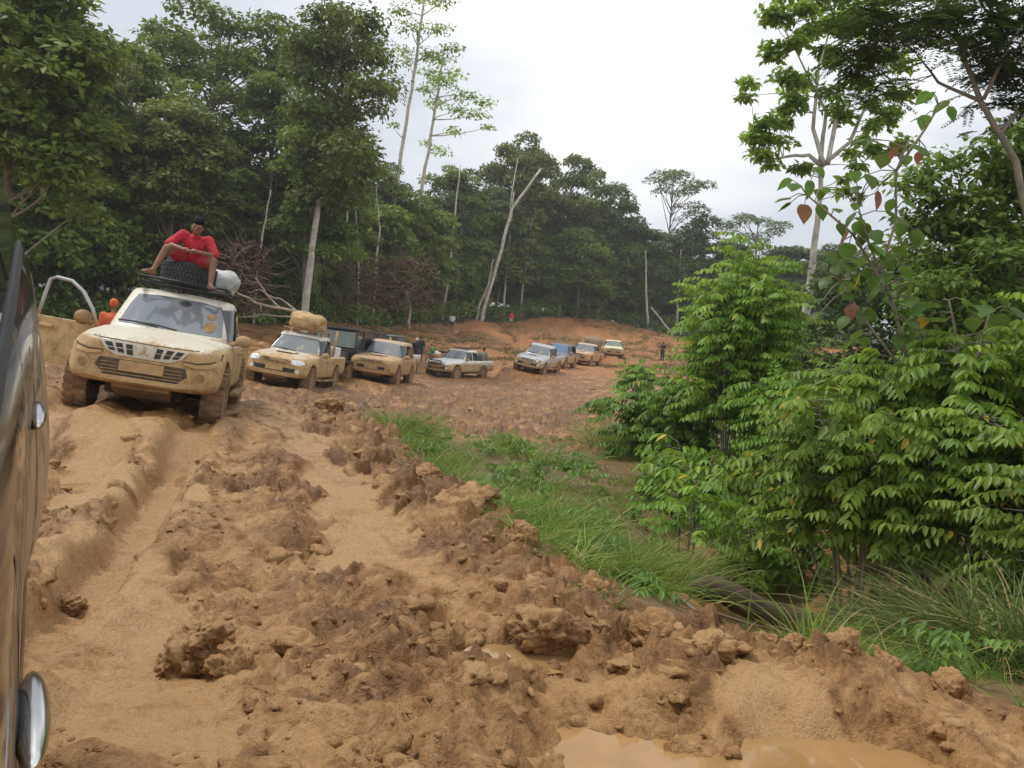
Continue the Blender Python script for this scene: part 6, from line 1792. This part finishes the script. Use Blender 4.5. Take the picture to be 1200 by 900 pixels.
# ------------------------------------------------------------------ the photographer's own car along the left edge
CAR_UV = None
def own_car():
    A = ray(40, 361); A[2] = 0; A = A / np.linalg.norm(A)
    p = R(9.5)
    U = np.array([A[0] * math.cos(p), A[1] * math.cos(p), math.sin(p)])
    Vv = np.array([A[1], -A[0], 0.0])                  # outwards, to the photograph's right
    Wv = np.cross(Vv, U)
    root = thing('off_road_car', 'mud-streaked black car seen along its flank at the left edge, chrome handles', 'car')
    Mx = Matrix.Identity(4)
    for i in range(3): Mx[i][0] = U[i]; Mx[i][1] = Vv[i]; Mx[i][2] = Wv[i]; Mx[i][3] = CAM[i]
    root.matrix_world = Mx
    C = -.92
    def sec(u, k=1.0, roof=.42, belt=-.33, bot=-1.14, fl=0.0, ins=0.0):
        r = [(C, roof + .02), (-.36, roof), (-.235, roof - .05), (-.125, .0 if roof > .1 else roof - .06), (-.055, belt), (-.012, belt - .035), (.0 + fl * .3, -.52), (.002 + fl, -.78), (-.012 + fl, -.96), (-.06 + fl, bot + .03), (-.25, bot), (C, bot)]
        return [(u, C + (v - C) * (1 - ins), w) for v, w in r]
    st = [sec(-2.0, roof=-.55, belt=-.62, ins=.22), sec(-1.85, roof=-.42, belt=-.50, ins=.08), sec(-1.1, roof=-.30, belt=-.36), sec(-.95, roof=-.26, belt=-.33), sec(-.45, roof=.38), sec(-.2), sec(.5), sec(1.0), sec(1.5), sec(2.0, fl=.01), sec(2.25, fl=.05), sec(2.6, fl=.06), sec(2.95, fl=.05), sec(3.15, fl=.012, roof=.41), sec(3.4, roof=.34, ins=.03), sec(3.48, roof=.1, ins=.08)]
    n = len(st[0]); Vx, F = [], []
    for s in st:
        half = s; other = [(u, 2 * C - v, w) for u, v, w in s[-2:0:-1]]
        Vx += half + other
    m_ = 2 * n - 2
    for i in range(len(st) - 1):
        for k in range(m_): F.append((i * m_ + k, i * m_ + (k + 1) % m_, (i + 1) * m_ + (k + 1) % m_, (i + 1) * m_ + k))
    for b, fl in ((0, 0), ((len(st) - 1) * m_, 1)):
        q = [(0, 1, m_ - 1)] + [(k, k + 1, m_ - k - 1, m_ - k) for k in range(1, n - 2)] + [(n - 2, n - 1, n)]
        F += [tuple(b + i for i in f) for f in q]
    me = bpy.data.meshes.new('body'); me.from_pydata(Vx, [], F)
    bm = bmesh.new(); bm.from_mesh(me); bmesh.ops.recalc_face_normals(bm, faces=bm.faces); bm.to_mesh(me); bm.free()
    me = evaluated(me, [('SUBSURF', dict(levels=2, render_levels=2))])
    me = cut(me, [cyl(2.62, .4, -.35, -1.22, .44), cyl(-.30 - .55, .4, -.35, -1.22, .44)])
    smooth_by_angle(me, 40)
    k = NT('own_car_paint'); co = k.coord('Object')
    mp = k.n('Mapping'); mp.inputs['Scale'].default_value = (1.2, 4, 7); k.l(co, mp.inputs['Vector'])
    sep = k.n('SeparateXYZ'); k.l(co, sep.inputs[0])
    n1 = k.noise(2.2, 6, .62, mp.outputs[0], .5); n2 = k.noise(30, 5, .7, co); n3 = k.noise(7, 5, .6, co, .4)
    m = k.math('ADD', k.fr(sep.outputs['Z'], -.84, -.20, 1.0, 0.0), k.math('MULTIPLY', k.math('SUBTRACT', n1, .5), 1.5))
    m = k.fr(k.math('ADD', m, k.math('MULTIPLY', k.math('SUBTRACT', n2, .5), .5)), .38, .62)
    mud = k.ramp(n3, [(.28, (.15, .09, .045)), (.48, (.30, .195, .10)), (.68, (.40, .27, .145))])
    k.set(Base_Color=k.mix(m, (.010, .010, .012), mud), Roughness=k.fr(m, 0, 1, .14, .8))
    k.b.inputs['Coat Weight'].default_value = 0.1
    k.bump(k.math('MULTIPLY', k.math('ADD', n2, n3), m), .4, .01)
    MAT['own_paint'] = k.m
    body = link('body', me, k.m, root)
    bv = bvh_of(me)
    gl = dark_glass('own_glass', .12, (.03, .035, .04))
    for poly in ([(-.55, -.30), (-.35, .20), (.92, .25), (.92, -.30)], [(1.02, -.30), (1.02, .25), (1.98, .25), (2.02, -.30)], [(2.12, -.30), (2.10, .24), (2.70, .22), (3.02, -.24)]):
        link('window', conform(bv, poly, 'left', .004, .08, .01), gl, root)
    link('belt_strip', conform(bv, band([(-.6, -.325), (1.0, -.325), (2.1, -.325), (3.05, -.315)], .022), 'left', .007, .1, .01), MAT['black'], root)
    for us in (.97, 2.06): link('door_gap', conform(bv, band([(us, -.34), (us, -.7), (us + .01, -1.08)], .010), 'left', .001, .1, .005), MAT['seam'], root)
    for us, wz in ((.93, -.60), (1.98, -.56)):
        h = MB().ball((us, .014, wz), (.092, .018, .020), 20, 10)
        ho = h.build('door_handle', plain('handle_chrome', (.55, .54, .52), .2, 1.0, .3), root, True); ho.scale = (1, 1, 1)
        cup = MB().ball((us, -.008, wz), (.075, .012, .032), 14, 8).build('handle_recess', MAT['black'], root, True)
    for us, vs_ in ((2.62, -.12), (-.85, -.12), (2.62, -1.72), (-.85, -1.72)):
        w = add_wheel(root, us, vs_, -1.24, .38, .26)
    return root
own_car()

# ------------------------------------------------------------------ people
def capsule(m, p0, r0, p1, r1, n=10):
    p0 = Vector(p0); p1 = Vector(p1); d = (p1 - p0); L_ = d.length
    a = d.normalized() if L_ > 1e-6 else Vector((0, 0, 1))
    pts, rad = [], []
    for t in (-.98, -.8, -.45, 0): pts.append(p0 + a * (r0 * t)); rad.append(max(.001, r0 * math.sqrt(1 - t * t)))
    for t in (.33, .66): pts.append(p0 + d * t); rad.append(r0 + (r1 - r0) * t)
    for t in (0, .45, .8, .98): pts.append(p1 + a * (r1 * t)); rad.append(max(.001, r1 * math.sqrt(1 - t * t)))
    m.tube(pts, rad, n)
def fuse(m, voxel, name, smooth_it=4):
    me = m.mesh(name)
    me = evaluated(me, [('REMESH', dict(mode='VOXEL', voxel_size=voxel)), ('SMOOTH', dict(factor=.5, iterations=smooth_it))])
    me.polygons.foreach_set('use_smooth', np.ones(len(me.polygons), bool))
    return me
MAT['skin'] = plain('skin', (0.20, 0.095, 0.052), .55, var=.10)
MAT['hair'] = plain('hair', (0.007, 0.006, 0.006), .9, var=.3, spec=.15)
MAT['eye'] = plain('eye', (0.03, 0.02, 0.015), .3)
def head(m, c, s=1.0, nod=0.0):
    """face towards -Y, nod tips the face down"""
    c = Vector(c); Rn = Matrix.Rotation(R(nod), 3, 'X')
    o = lambda x, y, z: c + Rn @ (Vector((x, y, z)) * s)
    m.ball(c, (.073 * s, .092 * s, .108 * s), 16, 12, Rn)
    m.ball(o(0, -.028, -.055), (.056 * s, .062 * s, .062 * s), 14, 10, Rn)      # jaw
    m.ball(o(0, -.088, -.018), (.014 * s, .022 * s, .026 * s), 8, 6, Rn)        # nose
    m.ball(o(0, -.078, -.068), (.026 * s, .015 * s, .011 * s), 8, 6, Rn)        # mouth
    for q in (-1, 1):
        m.ball(o(q * .074, .008, -.012), (.012 * s, .022 * s, .032 * s), 8, 6, Rn)   # ears
        m.ball(o(q * .032, -.078, .022), (.026 * s, .012 * s, .010 * s), 8, 6, Rn)   # brow
        m.ball(o(q * .042, -.060, -.025), (.022 * s, .024 * s, .022 * s), 8, 6, Rn)  # cheek
def hand(m, w, d, up, s=1.0, curl=.6, side=1):
    """wrist w, pointing d; five fingers curling away from 'up'"""
    w = Vector(w); d = Vector(d).normalized(); up = Vector(up).normalized(); lat = d.cross(up).normalized() * side; up = lat.cross(d).normalized() * side
    pc = w + d * .05 * s
    capsule(m, w, .026 * s, pc, .036 * s)
    for i, (o, L_) in enumerate(((-.030, .066), (-.010, .076), (.010, .072), (.029, .056))):
        k0 = w + d * .085 * s + lat * o * s
        d1 = (d * math.cos(curl * .5) - up * math.sin(curl * .5)); d2 = (d * math.cos(curl * 1.3) - up * math.sin(curl * 1.3))
        k1 = k0 + d1 * L_ * .55 * s; k2 = k1 + d2 * L_ * .5 * s
        capsule(m, w + d * .04 * s + lat * o * .7 * s, .011 * s, k0, .0105 * s, 7); capsule(m, k0, .0105 * s, k1, .0095 * s, 7); capsule(m, k1, .0095 * s, k2, .008 * s, 7)
    t0 = w + d * .025 * s - lat * .028 * s; t1 = t0 + (d * .7 - lat * .7) * .04 * s; t2 = t1 + (d * .95 - lat * .1 - up * .25) * .032 * s
    capsule(m, t0, .015 * s, t1, .012 * s, 7); capsule(m, t1, .012 * s, t2, .009 * s, 7)
def person(label, mw, J, shirt, shorts, voxel=.014, cap=None, name='person', long_trousers=False, shoes=None, hands=True, sleeve=.95):
    """J: joints of a figure facing -Y. body is one skin; clothes and hair are children"""
    root = thing(name, label, 'person'); root.matrix_world = mw
    V_ = lambda k: Vector(J[k])
    m = MB()
    hd = V_('head'); nk = V_('neck'); ch = V_('chest'); pe = V_('pelvis')
    hs_ = J.get('headscale', 1.0); nod = J.get('nod', 0.0); Rn = Matrix.Rotation(R(nod), 3, 'X'); head(m, hd, hs_, nod); capsule(m, nk, .052, hd + Vector((0, .01, -.06)), .05)
    capsule(m, ch + Vector((-.07, 0, 0)), .105, ch + Vector((.07, 0, 0)), .105); capsule(m, ch, .125, pe + Vector((0, 0, .06)), .115); capsule(m, pe + Vector((-.06, 0, 0)), .11, pe + Vector((.06, 0, 0)), .11)
    capsule(m, nk + Vector((0, 0, -.03)), .06, ch, .11)
    for s in ('l', 'r'):
        capsule(m, V_('sh_' + s), .058, V_('el_' + s), .043); capsule(m, V_('el_' + s), .043, V_('wr_' + s), .028)
        capsule(m, V_('hip_' + s), .088, V_('kn_' + s), .058); capsule(m, V_('kn_' + s), .058, (V_('kn_' + s) * .65 + V_('an_' + s) * .35) + Vector((0, .018, 0)), .054); capsule(m, (V_('kn_' + s) * .65 + V_('an_' + s) * .35) + Vector((0, .018, 0)), .054, V_('an_' + s), .036)
        an = V_('an_' + s); to = V_('toe_' + s)
        heel = an + (an - to).normalized() * .04 + Vector((0, 0, -.045))
        capsule(m, an, .038, heel, .034); capsule(m, heel, .034, to, .028); capsule(m, an, .036, to, .026)
        fd = (to - heel).normalized(); lt = fd.cross(Vector((0, 0, 1))).normalized()
        for q in range(5): capsule(m, to + lt * (q - 2) * .016, .015, to + lt * (q - 2) * .017 + fd * (.035 - .004 * abs(q - 1)), .011, 6)
        if hands: hand(m, V_('wr_' + s), J.get('hd_' + s, tuple(V_('wr_' + s) - V_('el_' + s))), J.get('hu_' + s, (0, 0, 1)), 1.0, J.get('curl', .7), 1 if s == 'l' else -1)
    body = link('body', fuse(m, voxel, 'body', 3), MAT['skin'], root)
    for q in (-1, 1): MB().ball(hd + Rn @ (Vector((q * .031, -.083, .004)) * hs_), (.013, .008, .008), 8, 6).build('eye', MAT['eye'], root, True)
    h = MB().ball((0, .012 * hs_, .030 * hs_), (.084 * hs_, .102 * hs_, .098 * hs_), 20, 14)
    for v_i, (x, y, z) in enumerate(h.v):   # hairline over the face, cropped nape
        if y < -.03 and z < .058: x, y, z = x * .9, y + .028, max(z, .050)
        elif z < -.03: y, z = max(y, .03), max(z, -.05)
        p = hd + Rn @ Vector((x, y, z)); h.v[v_i] = (p.x, p.y, p.z)
    if cap is None: h.build('hair', MAT['hair'], root, True)
    else:
        h.build('cap', cap, root, True)
        MB().ball(hd + Vector((0, -.10, .062)), (.065, .07, .010), 12, 6).build('cap_peak', cap, root, True)
    # shirt
    g = MB()
    capsule(g, ch + Vector((-.075, 0, .02)), .122, ch + Vector((.075, 0, .02)), .122); capsule(g, ch, .145, pe + Vector((0, 0, .03)), .135); capsule(g, pe + Vector((-.06, 0, .02)), .128, pe + Vector((.06, 0, .02)), .128)
    capsule(g, nk + Vector((0, 0, -.045)), .068, ch, .12)
    for s in ('l', 'r'):
        a, b = V_('sh_' + s), V_('el_' + s)
        capsule(g, ch + (a - ch) * .6, .085, a, .076); capsule(g, a, .076, a + (b - a) * sleeve, .066)
    link('shirt', fuse(g, voxel * 1.1, 'shirt', 4), shirt, root)
    g = MB()
    capsule(g, pe + Vector((-.07, 0, -.01)), .128, pe + Vector((.07, 0, -.01)), .128)
    for s in ('l', 'r'):
        a, b = V_('hip_' + s), V_('kn_' + s)
        if long_trousers:
            capsule(g, a, .105, b, .074); capsule(g, b, .074, V_('an_' + s), .058)
        else: capsule(g, a, .110, a + (b - a) * .62, .092)
    link('trousers' if long_trousers else 'shorts', fuse(g, voxel * 1.1, 'shorts', 4), shorts, root)
    if shoes is not None:
        for s in ('l', 'r'):
            an = V_('an_' + s); to = V_('toe_' + s); q = MB()
            capsule(q, an + Vector((0, 0, -.01)), .05, an + (an - to).normalized() * .04 + Vector((0, 0, -.045)), .045); capsule(q, an + Vector((0, 0, -.045)), .046, to, .044)
            link('shoe', fuse(q, voxel, 'shoe', 2), shoes, root)
    return root
SIT = dict(headscale=1.12, nod=20, head=(0, -.27, .565), neck=(0, -.19, .46), chest=(0, -.10, .31), pelvis=(0, .04, .06),
           sh_r=(-.19, -.15, .41), el_r=(-.34, -.30, .20), wr_r=(-.10, -.46, .17), sh_l=(.19, -.15, .41), el_l=(.34, -.30, .20), wr_l=(.10, -.46, .18),
           hd_r=(1, -.25, .05), hd_l=(-1, -.25, 0), hu_r=(0, 0, 1), hu_l=(0, 0, 1), curl=.8,
           hip_r=(-.10, .0, .05), kn_r=(-.34, -.36, .13), an_r=(-.44, -.42, -.24), toe_r=(-.53, -.54, -.28), hip_l=(.10, .0, .05), kn_l=(.34, -.36, .11), an_l=(.39, -.44, -.25), toe_l=(.45, -.57, -.29))
def folded(name, col):
    k = NT(name); co = k.coord('Object')
    n = k.noise(9, 3, .55, co, 1.2)
    k.set(Base_Color=k.ramp(k.noise(5, 4, .6, co), [(.3, tuple(x * .72 for x in col)), (.7, col)]), Roughness=.85)
    k.bump(n, .9, .05)
    return k.m
MAT['red_shirt'] = folded('red_shirt', (0.50, 0.018, 0.035))
MAT['red_shorts'] = folded('red_shorts', (0.34, 0.018, 0.03))
# the man faces the car's nose (+X of the car)
MSIT = MV1 @ Matrix.Translation((-1.66, .03, 2.17)) @ Matrix.Rotation(R(90), 4, 'Z') @ Matrix.Rotation(R(4), 4, 'Y') @ Matrix.Scale(.96, 4)
person('man in red T-shirt and red shorts sitting on the spare tyre, hands clasped', MSIT, SIT, MAT['red_shirt'], MAT['red_shorts'], .010)
STAND = dict(head=(0, -.02, 1.60), neck=(0, 0, 1.45), chest=(0, 0, 1.27), pelvis=(0, 0, .95), sh_r=(-.19, 0, 1.38), el_r=(-.24, .02, 1.10), wr_r=(-.22, -.08, .86), sh_l=(.19, 0, 1.38), el_l=(.24, .02, 1.10), wr_l=(.22, -.08, .86),
             hip_r=(-.09, 0, .90), kn_r=(-.10, -.02, .48), an_r=(-.11, .01, .07), toe_r=(-.13, -.12, .03), hip_l=(.09, 0, .90), kn_l=(.10, -.02, .48), an_l=(.11, .01, .07), toe_l=(.13, -.12, .03))
def stander(label, px, py_head, d, rz, shirt, shorts, cap=None, J=STAND, lift=0.0, long_trousers=False, z=None, scale=1.0):
    q = P(px, py_head, d)
    zz = gz_at(q[0], q[1]) if z is None else z
    mw = Matrix.Translation((q[0], q[1], zz + lift)) @ Matrix.Rotation(rz, 4, 'Z') @ Matrix.Scale(scale, 4)
    return person(label, mw, J, shirt, shorts, .026, cap, long_trousers=long_trousers, shoes=None)
cloth = lambda n, c: plain(n, c, .85, var=.2, scale=8)
DK, NV = cloth('dark_shirt', (.018, .018, .022)), cloth('navy_shorts', (.03, .035, .06))
WALK = dict(STAND); WALK.update(kn_r=(-.10, -.12, .50), an_r=(-.11, -.10, .08), toe_r=(-.13, -.23, .03), an_l=(.11, .16, .10), toe_l=(.12, .04, .04), wr_r=(-.24, .08, .87), wr_l=(.2, -.16, .90))
CLASP = dict(STAND); CLASP.update(el_r=(-.27, .02, 1.12), wr_r=(-.08, -.20, 1.10), el_l=(.27, .02, 1.12), wr_l=(.08, -.20, 1.12), hd_r=(1, -.2, 0), hd_l=(-1, -.2, 0))
stander('person in white cap and black top with their back turned, left of the motorcycle', 489, 392, 54, R(160), DK, NV, cloth('white_cap', (.75, .75, .75)))
stander('person in dark clothes standing right against the white-capped one', 494, 390, 55, R(20), DK, NV)
stander('person in grey-green shirt behind the bed of the oblique pickup', 568, 402, 55, R(170), cloth('grey_green_shirt', (.22, .24, .18)), NV)
stander('person in black standing alone at the right end of the bank', 778, 395, 76, R(-40), DK, cloth('black_trousers', (.02, .02, .024)), J=CLASP, long_trousers=True)
stander('distant person in bright red top up on the clay bank', 599, 374, 92, R(10), cloth('bright_red_top', (.62, .02, .05)), cloth('grey_shorts', (.3, .3, .3)), J=WALK)
stander('distant person in white top at the forest foot', 530, 374, 80, R(0), cloth('white_top', (.6, .6, .62)), NV, J=WALK)
stander('person in black beside the clay station wagon roof', 463, 396, 46, R(30), DK, NV)
stander('person in orange jacket and red trousers behind the open door', 134, 345, 17.5, R(190), cloth('orange_jacket', (.50, .10, .03)), cloth('red_trousers', (.5, .04, .04)), cloth('orange_cap', (.55, .10, .03)), long_trousers=True)
stander('person in brown beyond the navy off-roader, against the trees', 405, 370, 50, R(0), cloth('brown_jacket', (.30, .13, .06)), cloth('brown_trousers', (.22, .12, .07)), long_trousers=True)

# ------------------------------------------------------------------ humid air over the clearing
hz = MB().box((0, 200, 28), (1120, 1140, 80)).mesh('haze')
k = bpy.data.materials.new('humid_air'); k.use_nodes = True
k.node_tree.nodes.remove(k.node_tree.nodes['Principled BSDF'])
pv = k.node_tree.nodes.new('ShaderNodeVolumePrincipled')
pv.inputs['Color'].default_value = (0.92, 0.95, 0.97, 1)
pv.inputs['Density'].default_value = 0.0006
pv.inputs['Anisotropy'].default_value = 0.2
k.node_tree.links.new(pv.outputs[0], k.node_tree.nodes['Material Output'].inputs['Volume'])
tag(link('haze', hz, k), 'thin humid haze filling the clearing', 'haze', kind='stuff')
